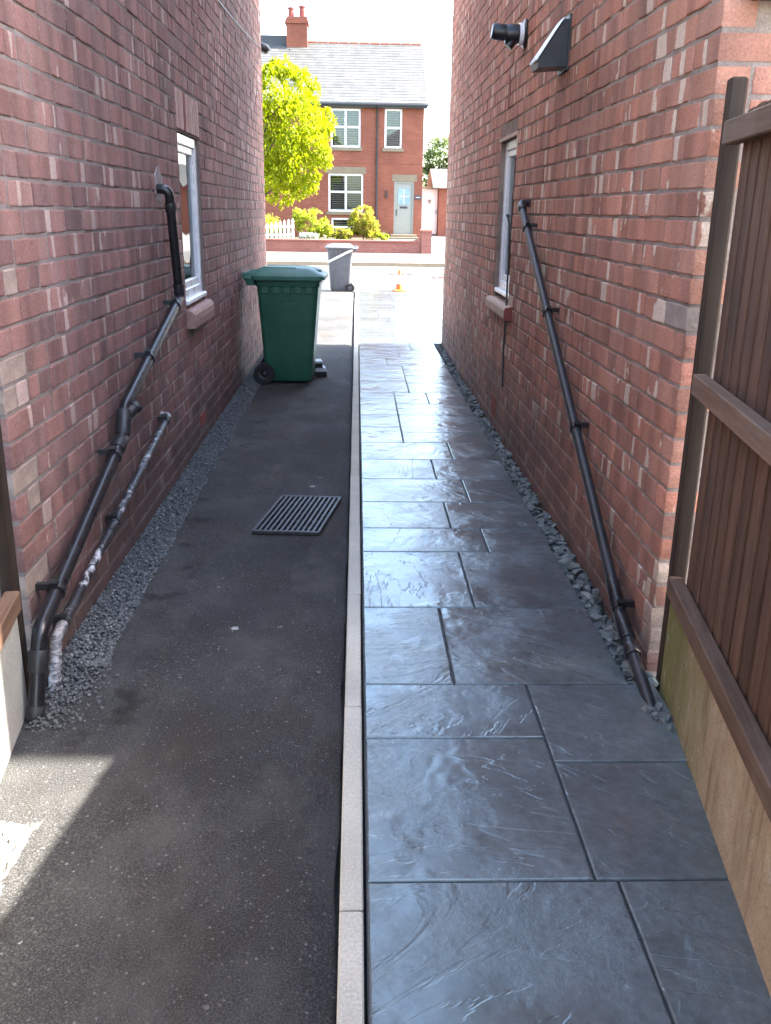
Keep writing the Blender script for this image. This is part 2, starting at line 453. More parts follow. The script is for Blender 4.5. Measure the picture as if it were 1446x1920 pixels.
def mat_glass(name, tint=(.9, .95, .95), ior=1.5, rough=.01, bump=False):
    t = NT(name)
    tr = t.n("BsdfTransparent"); tr.inputs[0].default_value = (*tint, 1)
    gl = t.n("BsdfGlossy"); gl.inputs['Roughness'].default_value = rough
    fr = t.n("Fresnel"); fr.inputs[0].default_value = ior
    if bump:
        b = t.bump(t.noise(t.pos, 2.5, 2), .25, .02)
        t.set(gl.inputs['Normal'], b)
    mx = t.n("MixShader"); t.set(mx.inputs[0], fr.outputs[0]); t.set(mx.inputs[1], tr.outputs[0]); t.set(mx.inputs[2], gl.outputs[0])
    t.t.links.new(mx.outputs[0], t.out.inputs[0]); return t.m
M['glass'] = mat_glass('window glass', (.75, .82, .82), 1.7, .02, True)
M['farglass'] = mat_glass('far window glass', (.8, .88, .88), 1.6)

def mat_bricktex(name, a, b, mortar, axes=('x', 'z'), bw=.225, bh=.0765, ms=.008):
    t = NT(name); p = t.sep(t.pos); ix = {'x': 0, 'y': 1, 'z': 2}
    br = t.n("TexBrick"); t.set(br.inputs['Vector'], t.comb(p[ix[axes[0]]], p[ix[axes[1]]], 0))
    br.inputs['Scale'].default_value = 1; br.inputs['Brick Width'].default_value = bw; br.inputs['Row Height'].default_value = bh
    br.inputs['Mortar Size'].default_value = ms; br.inputs['Bias'].default_value = 0
    br.inputs['Color1'].default_value = (*a, 1); br.inputs['Color2'].default_value = (*b, 1); br.inputs['Mortar'].default_value = (*mortar, 1)
    c = t.mul(br.outputs[0], t.ramp(t.noise(t.pos, .9, 5, .6), [(.3, .8), (.7, 1.12)]))
    c = t.mul(c, t.ramp(t.noise(t.pos, 25, 4), [(.3, .85), (.7, 1.12)]))
    return t.fin(c, .85, t.bump(br.outputs[1], -.4, .005), .25)
M['far_brick'] = mat_bricktex('far house brick', (.205, .062, .036), (.25, .080, .048), (.205, .10, .07))
M['wall_brick'] = mat_bricktex('garden wall brick', (.25, .088, .066), (.30, .11, .085), (.25, .14, .115))
M['far_side'] = mat_bricktex('far side brick', (.205, .062, .036), (.25, .080, .048), (.205, .10, .07), ('y', 'z'))
M['brick_l_xz'] = mat_bricktex('left brick x', (.20, .08, .07), (.27, .105, .088), (.30, .26, .25), ('x', 'z'), .235, COURSE, .01)
M['brick_r_xz'] = mat_bricktex('right brick x', (.28, .10, .07), (.35, .13, .085), (.32, .26, .23), ('x', 'z'), .235, COURSE, .01)
M['brick_l_yz'] = mat_bricktex('left brick y', (.20, .08, .07), (.27, .105, .088), (.30, .26, .25), ('y', 'z'), .235, COURSE, .01)
M['brick_r_yz'] = mat_bricktex('right brick y', (.28, .10, .07), (.35, .13, .085), (.32, .26, .23), ('y', 'z'), .235, COURSE, .01)

def mat_slate():
    t = NT('roof slate'); p = t.sep(t.pos)
    br = t.n("TexBrick"); t.set(br.inputs['Vector'], t.comb(p[0], t.math('MULTIPLY', p[2], 1.0), 0))
    br.inputs['Scale'].default_value = 1; br.inputs['Brick Width'].default_value = .30; br.inputs['Row Height'].default_value = .1335
    br.inputs['Mortar Size'].default_value = .004
    br.inputs['Color1'].default_value = (.052, .052, .048, 1); br.inputs['Color2'].default_value = (.074, .074, .068, 1); br.inputs['Mortar'].default_value = (.035, .035, .035, 1)
    c = t.mul(br.outputs[0], t.ramp(t.noise(t.map(t.pos, (1.6, .5, .5)), 1.6, 5, .65), [(.3, .8), (.7, 1.12)]))
    return t.fin(c, .55, None, .4)
M['slate'] = mat_slate()
M['ridge'] = mat_plain('ridge tile', (.40, .14, .10), .85, .15)
M['stone'] = mat_plain('sandstone', (.19, .15, .10), .9, .15, 4, .3)
M['door'] = mat_plain('painted door', (.25, .255, .22), .4, .04)
M['doorglass'] = mat_plain('door glass', (.22, .32, .36), .15, .2, 6)
M['shutter'] = mat_plain('shutter slat', (.62, .63, .62), .55, .05)
M['gutter'] = mat_plain('gutter', (.03, .032, .036), .45, .1)
M['pinkgate'] = mat_plain('gate paint', (.62, .52, .47), .6, .05)
M['roofalley'] = mat_plain('alley house roof tile', (.12, .09, .085), .8, .2)
M['sign'] = mat_plain('sign slate', (.035, .04, .05), .5)
M['bark'] = mat_plain('bark', (.10, .075, .05), .9, .3, 12, .8, 30, .2, 0, .01)

def mat_leaf(name, cols, trans=.5):
    t = NT(name)
    at = t.n("Attribute", attribute_name='rnd').outputs['Fac']
    c = t.ramp(at, [(i/(len(cols)-1), k) for i, k in enumerate(cols)])
    df = t.n("BsdfDiffuse"); t.set(df.inputs[0], c)
    tl = t.n("BsdfTranslucent"); t.set(tl.inputs[0], t.mul(c, (1.15, 1.25, .6, 1)))
    gl = t.n("BsdfGlossy"); gl.inputs['Roughness'].default_value = .45
    mx = t.n("MixShader"); mx.inputs[0].default_value = trans; t.set(mx.inputs[1], df.outputs[0]); t.set(mx.inputs[2], tl.outputs[0])
    m2 = t.n("MixShader"); m2.inputs[0].default_value = .02; t.set(m2.inputs[1], mx.outputs[0]); t.set(m2.inputs[2], gl.outputs[0])
    t.t.links.new(m2.outputs[0], t.out.inputs[0]); return t.m
M['leaf_gold'] = mat_leaf('golden leaf', [(.155, .19, .003), (.275, .31, .004), (.385, .405, .005), (.22, .26, .003)])
M['leaf_hedge'] = mat_leaf('shrub leaf', [(.12, .18, .03), (.30, .34, .03), (.42, .44, .06), (.20, .26, .03)])
M['leaf_red'] = mat_leaf('shrub leaf with red tips', [(.14, .19, .03), (.32, .35, .04), (.42, .30, .08), (.20, .26, .03)])
M['leaf_far'] = mat_leaf('far tree leaf', [(.07, .10, .04), (.13, .17, .06), (.19, .22, .09)], .4)
M['flower'] = mat_leaf('low flower', [(.10, .15, .05), (.35, .38, .45), (.6, .6, .65), (.15, .2, .06)], .3)

# ------------------------------------------------------------------ the ground
def flat(name, x0, x1, y0, y1, z, mat, nx=1, ny=1):
    b = MB(); b.box(x0, x1, y0, y1, z - .12, z)
    return tag(b.build(name, mat), kind='structure')
g = MB(); g.poly([(-250, -120, -.16), (250, -120, -.16), (250, 380, -.16), (-250, 380, -.16)])
tag(g.build('ground', M['ground']), kind='structure')

XL, XR = -1.07, 1.05           # faces of the two side walls
YL0, YL1 = 2.76, 11.15         # rear and front corner of the left house
YR0, YR1 = 2.90, 11.28         # and of the right one
TZ = -.014                      # top of the tarmac
# tarmac as a sheet with slight unevenness, its edge along the kerb ragged
b = MB(); nx, ny = 26, 330; x0, x1, y0, y1 = -1.30, -.036, -2.0, 18.75
for j in range(ny + 1):
    y = y0 + (y1 - y0) * (j / ny) ** 1.25
    e = .010 * mnoise.noise(Vector((3, y * 3, 1))) + .006 * mnoise.noise(Vector((7, y * 14, 1)))
    for i in range(nx + 1):
        u = i / nx; x = x0 + (x1 - .006 + e - x0) * u
        z = TZ + .004 * mnoise.noise(Vector((x * 2.2, y * 1.7, 0))) + .0015 * mnoise.noise(Vector((x * 17, y * 17, 4)))
        if i == nx: z -= .035
        if i == nx - 1: z -= .004
        b.v.append((x, y, z)); b.a.append(0)
for j in range(ny):
    for i in range(nx):
        a = j * (nx + 1) + i; b.f.append((a, a + 1, a + nx + 2, a + nx + 1))
tag(b.build('tarmac_drive', M['tarmac'], smooth=True, fix=False), kind='structure')
flat('front_yard', -9, -1.30, 11.15, 18.75, -.03, M['drive'])
flat('road', -80, 80, 18.9, 27.8, -.03, M['road'])
flat('near_pavement_kerb', -80, -1.3, 18.75, 18.9, .0, M['kerb'])
flat('pavement', -80, 80, 27.95, 36.2, .08, M['pavement'])
flat('far_kerb', -80, 80, 27.8, 27.95, .09, M['stone'])
flat('road_channel', -80, 80, 27.45, 27.8, -.024, M['drive'])

# pale edging kerb: one object for each length
kerb = tag(MB().box(-.028, .022, -1.9, 18.7, -.20, -.03).build('edging_kerb', M['joint']), kind='structure')
y = -.12
while y < 18.7:
    L = .912
    k = MB(); k.cbox(-.032 + R.uniform(-.001, .001), .0225 + R.uniform(-.001, .001), y + .002, min(y + L - .002, 18.7), -.15, .001 + R.uniform(-.0012, .0012), .004)
    k.build('kerb_length', M['kerb'], kerb); y += L + .002
# ------------------------------------------------------------------ stamped concrete path
PXR = .952
base = tag(MB().box(.030, 3.9, YR1 - .02, 18.75, -.14, -.012)  .box(.030, PXR - .008, -2, YR1 - .02, -.14, -.012).build('concrete_path', M['joint']), kind='structure')
def slab(x0, x1, y0, y1):
    g_ = .0022
    x0 += g_; x1 -= g_; y0 += g_; y1 -= g_
    b = MB(); c = .004
    n = max(2, int((x1-x0)/.06)); m = max(2, int((y1-y0)/.06))
    sd_ = R.uniform(0, 99)
    def ring(i, z):
        pts = []
        X0, X1, Y0_, Y1_ = x0 + i, x1 - i, y0 + i, y1 - i
        for k in range(n): pts.append((X0 + (X1-X0)*k/n, Y0_))
        for k in range(m): pts.append((X1, Y0_ + (Y1_-Y0_)*k/m))
        for k in range(n): pts.append((X1 - (X1-X0)*k/n, Y1_))
        for k in range(m): pts.append((X0, Y1_ - (Y1_-Y0_)*k/m))
        out = []
        for (x, y) in pts:
            w = .0016 * mnoise.noise(Vector((x*9, y*9, sd_)))
            out.append((x + w, y + w, z))
        return out
    b.loft([ring(0, -.02), ring(0, -.0055), ring(.002, -.002), ring(.006, 0.0)], cap0=False)
    return b.build('slab', M['stamped'], base, smooth=False)
a_, b_, c_ = .343, .492, .640
E0, E1 = .030, PXR
slabs = [(E0, .645, .95, 1.80), (.645, .99, .95, 1.80), (E0, .59, 1.80, 2.43), (E0, .59, 2.43, 2.765), (.59, .99, 1.80, 2.30), (.59, 1.04, 2.30, 2.765),
    (E0, a_, 2.765, 3.40), (a_, E1, 2.765, 3.40), (E0, b_, 3.40, 4.04), (b_, E1, 3.40, 4.04), (E0, c_, 4.04, 4.38), (c_, E1, 4.04, 4.38),
    (E0, b_, 4.38, 4.82), (b_, E1, 4.38, 4.82), (E0, c_, 4.82, 5.28), (c_, E1, 4.82, 5.28), (E0, b_, 5.28, 5.735), (b_, E1, 5.28, 5.735),
    (E0, c_, 5.735, 6.19), (c_, E1, 5.735, 6.19),
    (E0, .335, 6.19, 6.67), (E0, .335, 6.67, 7.10), (E0, .335, 7.10, 7.75), (E0, .335, 7.75, 8.03), (.335, E1, 6.19, 6.51), (.335, E1, 6.51, 7.10), (.335, E1, 7.10, 7.54), (.335, .62, 7.54, 8.03), (.62, E1, 7.54, 8.03),
    (E0, .475, 8.03, 8.63), (E0, .475, 8.63, 9.05), (E0, .475, 9.05, 9.50), (.475, E1, 8.03, 8.49), (.475, E1, 8.49, 8.93), (.475, E1, 8.93, 9.50),
    (E0, .32, 9.50, 10.06), (.32, E1, 9.50, 10.06), (E0, .48, 10.06, 10.63), (.48, E1, 10.06, 10.63), (E0, c_, 10.63, 11.26), (c_, E1, 10.63, 11.26)]
y = .95
while y > -1.6:
    sp = R.choice([a_, b_, c_]); slabs += [(E0, sp, y - .62, y), (sp, E1, y - .62, y)]; y -= .62
y = 11.262
while y < 18.4:
    d = min(R.choice([.45, .6, .62]), 18.74 - y); x = E0; xs = R.choice([.3, .45, .6])
    while x < 3.88:
        x2 = min(x + xs, 3.89)
        if 3.89 - x2 < .2: x2 = 3.89
        slabs.append((x, x2, y, y + d)); x = x2; xs = R.choice([.45, .6, .75, .9])
    y += d
for s_ in slabs: slab(*s_)

# ------------------------------------------------------------------ loose stone
def stone_shape(sx, sy, sz, rng, sub=0):
    """an irregular angular stone, 8 corners cut unevenly"""
    pts = []
    for z in (-1, 1):
        for k in range(5):
            a = 2*math.pi*(k + rng.uniform(-.3, .3))/5
            r_ = rng.uniform(.65, 1.0) * (1.0 if z < 0 else rng.uniform(.55, .95))
            pts.append(Vector((math.cos(a)*r_*sx, math.sin(a)*r_*sy, z*sz*rng.uniform(.6, 1))))
    return pts
def add_stone(b, loc, sx, sy, sz, rng, tilt):
    p = stone_shape(sx, sy, sz, rng); s0 = len(b.v)
    m = Matrix.Translation(loc) @ Matrix.Rotation(rng.uniform(0, 6.28), 4, 'Z') @ Matrix.Rotation(rng.gauss(0, tilt), 4, 'X') @ Matrix.Rotation(rng.gauss(0, tilt), 4, 'Y')
    b.loft([[m @ q for q in p[:5]], [m @ q for q in p[5:]]], rv=rng.random())
b = MB(); n = 0
rs = random.Random(5)
while n < 17000:
    y = 2.5 + (11.1 - 2.5) * rs.random() ** 1.5
    xo = -.892 + .018 * mnoise.noise(Vector((1, y * 4, 0)))
    if y < 3.2: xo += .10 * max(0, (3.2 - y)) * (1 if y < 2.9 else .5)
    x = rs.uniform(XL + .005, xo)
    if y < 2.9:
        x = rs.uniform(-1.03, -.93 + .12*rs.random()**2)
        if rs.random() < .45 + 1.2*(2.9 - y): n += 1; continue
    s_ = rs.uniform(.005, .0112) * (.8 if y < 2.9 else 1)
    hill = .012 + .012 * math.sin(max(0, min(1, (x - XL) / .17)) * math.pi)
    add_stone(b, (x, y, TZ + rs.uniform(.0, hill)), s_, s_ * rs.uniform(.6, 1), s_ * rs.uniform(.3, .55), rs, .45); n += 1
tag(b.build('slate_chippings', M['chips'], attr=True), 'fine grey slate chippings strip along the foot of the left wall', 'gravel', kind='stuff')
b = MB(); n = 0
while n < 1500:
    y = 2.78 + (11.25 - 2.78) * rs.random() ** 1.2
    x = rs.uniform(PXR + .008, XR - .012)
    s_ = rs.uniform(.018, .046)
    if y < 3.1: s_ *= .8
    add_stone(b, (x, y, rs.uniform(-.055, -.004)), s_, s_ * rs.uniform(.45, .8), s_ * rs.uniform(.16, .36), rs, .5); n += 1
for (x, y) in ((.972, 2.545), (1.0, 2.60), (.985, 2.51), (1.005, 2.53), (.96, 2.585), (.995, 2.47)):
    add_stone(b, (x, y, .006), .024, .017, .010, rs, .4)
tag(b.build('slate_stones', M['cobbles'], attr=True), 'larger grey green slate stones in the gap along the right wall', 'gravel', kind='stuff')

# ------------------------------------------------------------------ brick walls
def brick_mesh(L, D, mat, rng, H_=.0795, big=1.0):
    b = MB(); h = H_/2; l = L/2
    def ring(i, yy, j):
        pts = []
        for (sx, sz) in ((-1, -1), (0, -1), (1, -1), (1, 0), (1, 1), (0, 1), (-1, 1), (-1, 0)):
            cut = .0025 if sx and sz else 0
            pts.append((sx*(l - i - cut) + rng.uniform(-j, j), yy, sz*(h - i - cut) + rng.uniform(-j, j)))
        return pts
    c = .0042*big
    b.loft([ring(0, -D, 0), ring(0, -c*1.2, .0016), ring(c*.45, -c*.35, .0016), ring(c*1.2, 0, .0012)], cap0=False)
    return b.mesh('brick', mat)

class Wall:
    """a brick face; frame: s along the wall (local x), outward local y, z up"""
    def __init__(s, origin, rz, mat, proto_seed, recess):
        s.mw = Matrix.Translation(origin) @ Matrix.Rotation(rz, 4, 'Z')
        s.items = []; s.mat = mat; s.rng = random.Random(proto_seed); s.recess = recess
    def add(s, u0, u1, z0, depth=.10, fixed=None, proud=None):
        s.items.append([u0, u1, z0, depth, fixed])

def courses(wall, s0, s1, z1_of, openings, s_near_closer=True, rng=None):
    n = 0
    while True:
        z = Z0 + n * COURSE
        if z > 4.1: break
        header = (n % 4 == 3)
        segs = [(s0, s1)]
        for (a, b, za, zb) in openings:
            if z + .07 > za and z < zb:
                new = []
                for (p, q) in segs:
                    if b <= p or a >= q: new.append((p, q)); continue
                    if a > p: new.append((p, a))
                    if b < q: new.append((b, q))
                segs = new
        for (p, q) in segs:
            first = (p == s0)
            u = p
            if header: pat = [.102] * 200; lead = .0
            else: pat = [.215] * 200; lead = .0
            k = 0
            if header: lens = [.102]
            else: lens = [.102 if n % 2 else .215]
            if not first: lens = [R.choice([.102, .16, .215, .05])]
            while u < q - .02:
                L = lens[0] if k == 0 else (.102 if header else (.215 if rng.random() > .16 else .102))
                if header and rng.random() < .06: L = .215
                e = u + L
                if q - e < .06: e = q
                if z < z1_of(u):
                    wall.add(u + .0, e, z, .215 if (header and first and k == 0) else .10)
                u = e + .0065; k += 1
        n += 1

def finish_wall(wall, parent, rng, count=300, corner_grey=None, jit=.0016):
    scored = []
    for it in wall.items:
        u0, u1, z, D, fx = it
        pr = [proj(wall.mw @ Vector((u, 0, zz))) for u, zz in ((u0, z), (u1, z), (u1, z+.0765), (u0, z+.0765))]
        area = 0
        if all(pr):
            if all(-20 < p[0] < PW + 20 and -20 < p[1] < PH + 20 for p in pr):
                area = abs(sum(pr[i][0]*pr[(i+1) % 4][1] - pr[(i+1) % 4][0]*pr[i][1] for i in range(4))) / 2
        scored.append((area, it))
    scored.sort(key=lambda t: -t[0])
    protos = {}
    rest = MB()
    for idx, (ar, it) in enumerate(scored):
        u0, u1, z, D, fx = it
        L = u1 - u0; key = (round(L, 2), D, rng.randrange(3))
        v = rng.random()
        m = wall.mw @ Matrix.Translation(((u0+u1)/2, rng.uniform(-.0025, .0025), z + .0795/2 + rng.uniform(-jit, jit))) @ Matrix.Rotation(rng.gauss(0, .006), 4, 'Y') @ Matrix.Rotation(rng.gauss(0, .006), 4, 'Z')
        if key not in protos: protos[key] = brick_mesh(key[0] if key[0] > .03 else L, D, wall.mat, rng)
        me = protos[key]
        sx = L / max(key[0], .03) if key[0] > .03 else 1
        if idx < count and ar > 0:
            o = bpy.data.objects.new('brick', me); COL.objects.link(o); par(o, parent)
            o.matrix_basis = m @ Matrix.Diagonal((sx, 1, 1, 1))
            o.color = (v, v, v, 1)
            if fx or (corner_grey and corner_grey(u0, z, rng)):
                o.material_slots[0].link = 'OBJECT'; o.material_slots[0].material = fx or M['grey_brick']
        else:
            s0 = len(rest.v)
            rest.v += [tuple(m @ Vector((p.co.x*sx, p.co.y, p.co.z))) for p in me.vertices]; rest.a += [v]*len(me.vertices)
            rest.f += [tuple(s0 + i for i in f.vertices) for f in me.polygons]
    o = rest.build('distant_bricks', wall.mat, parent, attr=True, fix=False)
    o['kind'] = 'stuff'; o.color = (0, 0, 0, 1)

def wall_shell(parent, name, xa, xb, ya, yb, zt, op, mat):
    """mortar body of a wall parallel to y with openings op=(y0,y1,z0,z1); pieces butted"""
    b = MB(); ys = ya
    for (a, c, za, zb) in sorted(op):
        b.box(xa, xb, ys, a, -.2, zt); b.box(xa, xb, a, c, -.2, za); b.box(xa, xb, a, c, zb, zt); ys = c
    b.box(xa, xb, ys, yb, -.2, zt)
    return b.build(name, mat, parent, fix=False)

EAVE = 5.75
def house_body(parent, xs, x_far, ya, yb, mx, my, rearo, fronto, left):
    """front, rear and far walls, gable top and roof; xs is the alley-side face"""
    sgn = -1 if left else 1
    xi = xs + sgn * .24
    lo, hi = (x_far, xi) if left else (xi, x_far)
    MB().box(lo, hi, ya, ya + .24, -.2, EAVE).build('rear_wall', mx, parent)
    MB().box(lo, hi, yb - .24, yb, -.2, EAVE).build('front_wall', mx, parent)
    MB().box(min(x_far, x_far - sgn*.24), max(x_far, x_far - sgn*.24), ya + .24, yb - .24, -.2, EAVE).build('party_wall', my, parent)
    ym = (ya + yb) / 2; zr = EAVE + (yb - ya) / 2 * .62
    # unseen roof, hipped on the alley side to let in more sky light
    xe = xs - sgn*.10; ye0, ye1 = ya - rearo, yb + fronto; xr_ = xs + sgn*3.9; ze = EAVE + .03
    r = MB()
    for t_ in (0.0, .09):
        r.v += [(xe, ye0, ze + t_), (xe, ye1, ze + t_), (x_far, ye1, ze + t_), (x_far, ye0, ze + t_), (xr_, ym, zr + t_), (x_far, ym, zr + t_)]
    r.a += [0]*12
    tops = [(0, 1, 4), (1, 2, 5, 4), (3, 0, 4, 5), (2, 3, 5)]
    r.f += [tuple(k + 6 for k in q) for q in tops] + [q[::-1] for q in tops] + [(0, 1, 7, 6), (1, 2, 8, 7), (2, 3, 9, 8), (3, 0, 6, 9)]
    ro = r.build('roof', M['roofalley'], parent)
    for pa, pb in (((xe, ye0), (x_far, ye0)), ((xe, ye1), (x_far, ye1)), ((xe, ye0), (xe, ye1))):
        t_ = MB(); t_.tube([(*pa, ze - .01), (*pb, ze - .01)], .05, 10); t_.build('gutter', M['gutter'], ro)

# ---- left house
LH = empty('brick_house', (-4, 7, 0), 0, 'dark red brick house along the left side of the alley with soil pipes', 'house')
WL = (5.86, 6.60, .93, 1.975)          # window opening: y0,y1,z0,z1
lw = wall_shell(LH, 'side_wall', XL - .24, XL - .0034, YL0 + .004, YL1 - .004, EAVE, [WL], M['mortar_l'])
house_body(LH, XL, -8.5, YL0, YL1, M['brick_l_xz'], M['brick_l_yz'], .10, .25, True)
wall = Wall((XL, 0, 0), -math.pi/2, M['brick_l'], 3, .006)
rngL = random.Random(21)
class Flip:      # left wall: local x is -y, so courses are generated along y and mirrored
    def __init__(s, w): s.w = w
    def add(s, u0, u1, z0, depth=.1, fixed=None): s.w.add(-u1, -u0, z0, depth, fixed)
topL = lambda y: 1.95 + (y - 2.7) * .25 + .45
courses(Flip(wall), YL0, YL1, topL, [(WL[0] - .012, WL[1] + .012, .80, 2.225), (6.15, 6.375, .10, .19)], True, rngL)
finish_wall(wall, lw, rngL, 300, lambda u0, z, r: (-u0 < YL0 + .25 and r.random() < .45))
def soldier(parent, y0, y1, z0, z1, xface, sgn, n, mats):
    w = (y1 - y0) / n
    for i in range(n):
        b = MB(); a = y0 + i*w + .004; c = y0 + (i+1)*w - .004
        b.cbox(min(xface, xface - sgn*.1), max(xface, xface - sgn*.1) + 0, a, c, z0 + .004, z1 - .004, .004)
        b.build('lintel_brick', mats[i % len(mats)], parent)
soldier(lw, WL[0] - .03, WL[1] + .03, 1.985, 2.215, XL + .004, 1, 10, [M['lintel_l'], M['sill_brick'], M['lintel_l'], M['lintel_red'], M['lintel_l'], M['sill_brick'], M['lintel_l']])
# window
def alley_window(parent, y0, y1, z0, z1, xface, sgn, recess, far_first):
    """white frame in the opening; sgn +1 when the wall faces +x"""
    xo = xface - sgn*recess; xi = xo - sgn*.07
    X = lambda a, b_: (min(a, b_), max(a, b_))
    w = empty('window', (xo, (y0+y1)/2, z0)); par(w, parent); w.matrix_parent_inverse = WM.get(parent.name, Matrix()).inverted()
    f = MB(); t_ = .062; x_a, x_b = X(xo, xi)
    f.cbox(x_a, x_b, y0, y0 + t_, z0, z1, .006); f.cbox(x_a, x_b, y1 - t_, y1, z0, z1, .006)
    f.cbox(x_a, x_b, y0 + t_, y1 - t_, z0, z0 + t_, .006); f.cbox(x_a, x_b, y0 + t_, y1 - t_, z1 - t_, z1, .006)
    f.build('frame', M['upvc'], w)
    s_ = MB(); q = .045; a0, a1, b0, b1 = y0 + t_, y1 - t_, z0 + t_, z1 - t_
    xa, xb = X(xo - sgn*.012, xo - sgn*.06)
    s_.cbox(xa, xb, a0, a0 + q, b0, b1, .005); s_.cbox(xa, xb, a1 - q, a1, b0, b1, .005)
    s_.cbox(xa, xb, a0 + q, a1 - q, b0, b0 + q, .005); s_.cbox(xa, xb, a0 + q, a1 - q, b1 - q, b1, .005)
    s_.build('sash', M['upvc'], w)
    g_ = MB(); ga, gb = X(xo - sgn*.030, xo - sgn*.036); g_.box(ga, gb, a0 + q, a1 - q, b0 + q, b1 - q); g_.build('pane', M['glass'], w)
    k_ = MB(); ka, kb = X(xo - sgn*.12, xo - sgn*.125); k_.box(ka, kb, y0 - .1, y1 + .1, z0 - .05, z1 + .1); k_.build('blind', M['blind'], w)
    l_ = MB(); la, lb = X(xo + sgn*.03, xo - sgn*.03); l_.cbox(la, lb, y0, y1, z0 - .03, z0 + .002, .006); l_.build('cill', M['upvc'], w)
    return w
alley_window(LH, WL[0], WL[1], .985, WL[3], XL, 1, .018, True)
sb = empty('window_sill', (XL, 6.2, .8)); par(sb, LH)
n = 9; y0, y1 = WL[0] - .02, WL[1] + .05
for i in range(n):
    a = y0 + (y1 - y0)*i/n + .003; c = y0 + (y1 - y0)*(i+1)/n - .003
    pf = [(XL - .10, .815), (XL + .052, .815), (XL + .055, .86), (XL + .052, .895), (XL + .040, .915), (XL + .020, .926), (XL - .10, .945)]
    b = MB(); b.prism([(x, a, z) for x, z in pf], (0, c - a, 0)); b.build('sill_brick', M['sill_brick'], sb)
# cement patch and pipe hole
b = MB()
pp = []
for k in range(14):
    a = 2*math.pi*k/14; r_ = .095 * (1 + .25*mnoise.noise(Vector((math.cos(a)*2, math.sin(a)*2, 3))))
    pp.append((XL - .01, 5.22 + r_*math.cos(a)*1.15, 1.655 + r_*math.sin(a)))
b.loft([pp, [(x + .014, 5.22 + (y - 5.22)*.93, 1.655 + (z - 1.655)*.93) for x, y, z in pp]]); b.build('cement_patch', M['render'], LH)

def arc(p0, p1, p2, n=6):
    p0, p1, p2 = Vector(p0), Vector(p1), Vector(p2)
    return [p0*(1-t)**2 + p1*2*t*(1-t) + p2*t*t for t in [k/n for k in range(n+1)]]
def clip(parent, p, d, r, xwall, mat):
    """pipe clip: ring around the pipe with a lug to the wall"""
    p = Vector(p); d = Vector(d).normalized(); b = MB()
    b.tube([p - d*.011, p + d*.011], r + .006, 14)
    sg = 1 if xwall > p.x else -1
    b.box(min(p.x, xwall), max(p.x, xwall), p.y - .012, p.y + .012, p.z + .25*r, p.z + .25*r + .022)
    lug = Vector((0, -d.z, d.y)) ; lug = lug if lug.z > 0 else -lug
    q = p + lug*(r + .012); b.tube([q - Vector((.012, 0, 0)), q + Vector((.012, 0, 0))], .011, 8)
    b.build('pipe_clip', mat, parent, smooth=True)
def waste_pipe(parent, name, pts, r, mat, bends, joints, clips, xwall, clipmat, label=None):
    """pts: corner points; bends: radius of each corner"""
    P = [Vector(p) for p in pts]; path = [P[0]]
    for i in range(1, len(P) - 1):
        a = (P[i-1] - P[i]).normalized(); c = (P[i+1] - P[i]).normalized(); q = bends
        path += arc(P[i] + a*q, P[i], P[i] + c*q)
    path.append(P[-1])
    b = MB(); b.tube(path, r, 16); o = b.build(name, mat, parent, smooth=True)
    if label: o['label'] = label
    for (p, d, L, rr) in joints:
        p = Vector(p); d = Vector(d).normalized(); j = MB()
        j.tube([p - d*L/2, p - d*(L/2 - .006), p + d*(L/2 - .006), p + d*L/2], [r + rr*.6, r + rr, r + rr, r + rr*.6], 16)
        j.build('pipe_collar', clipmat, o, smooth=True)
    for (p, d) in clips: clip(o, p, d, r, xwall, clipmat)
    return o
xp = -1.005
A = (-1.09, 5.16, 1.635); B = (xp, 5.16, 1.635); C = (xp, 5.30, 1.06); D = (xp, 3.90, .715); E = (xp, 3.84, .60); F = (xp, 2.655, .255); G = (xp, 2.56, .20); Hh = (xp - .01, 2.545, -.05)
vd = lambda a, b_: Vector(b_) - Vector(a)
lerp = lambda a, b_, t: Vector(a)*(1-t) + Vector(b_)*t
waste_pipe(LH, 'soil_pipe', [A, B, C, D, E, F, Hh], .0255, M['black'], .045,
           [(lerp(B, C, .16), vd(B, C), .05, .005), (lerp(B, C, .93), vd(B, C), .07, .005), (lerp(D, E, .5), vd(D, E), .11, .007), (lerp(E, F, .05), vd(E, F), .09, .006), (lerp(F, Hh, .30), vd(F, Hh), .07, .006), (lerp(F, Hh, .80), vd(F, Hh), .04, .004)],
           [(lerp(C, D, .10), vd(C, D)), (lerp(C, D, .62), vd(C, D)), (lerp(E, F, .13), vd(E, F)), (lerp(E, F, .84), vd(E, F))], XL, M['black_old'], 'thick black soil pipe with elbows running diagonally down the left wall')
# access cap beside the coupling
b = MB(); b.tube([lerp(D, E, .35) + Vector((.0, .0, .0)), lerp(D, E, .35) + Vector((.035, .05, .035))], .026, 14); b.tube([lerp(D, E, .35) + Vector((.035, .05, .035)), lerp(D, E, .35) + Vector((.045, .062, .045))], .031, 14)
b.build('access_cap', M['black_old'], LH, smooth=True)
xq = -1.030
A = (-1.08, 4.93, .46); A2 = (xq, 4.93, .46); B = (xq, 2.86, .125); C = (xq + .01, 2.76, .0); C2 = (xq + .015, 2.73, -.07)
waste_pipe(LH, 'waste_pipe', [A, A2, B, C2], .0165, M['splat'], .03, [(lerp(A2, B, .03), vd(A2, B), .06, .006), (lerp(A2, B, .62), vd(A2, B), .07, .004)],
           [(lerp(A2, B, .045), vd(A2, B)), (lerp(A2, B, .59), vd(A2, B)), (lerp(A2, B, .955), vd(A2, B))], XL, M['black_old'], 'thinner black pipe splashed with white paint low on the left wall')
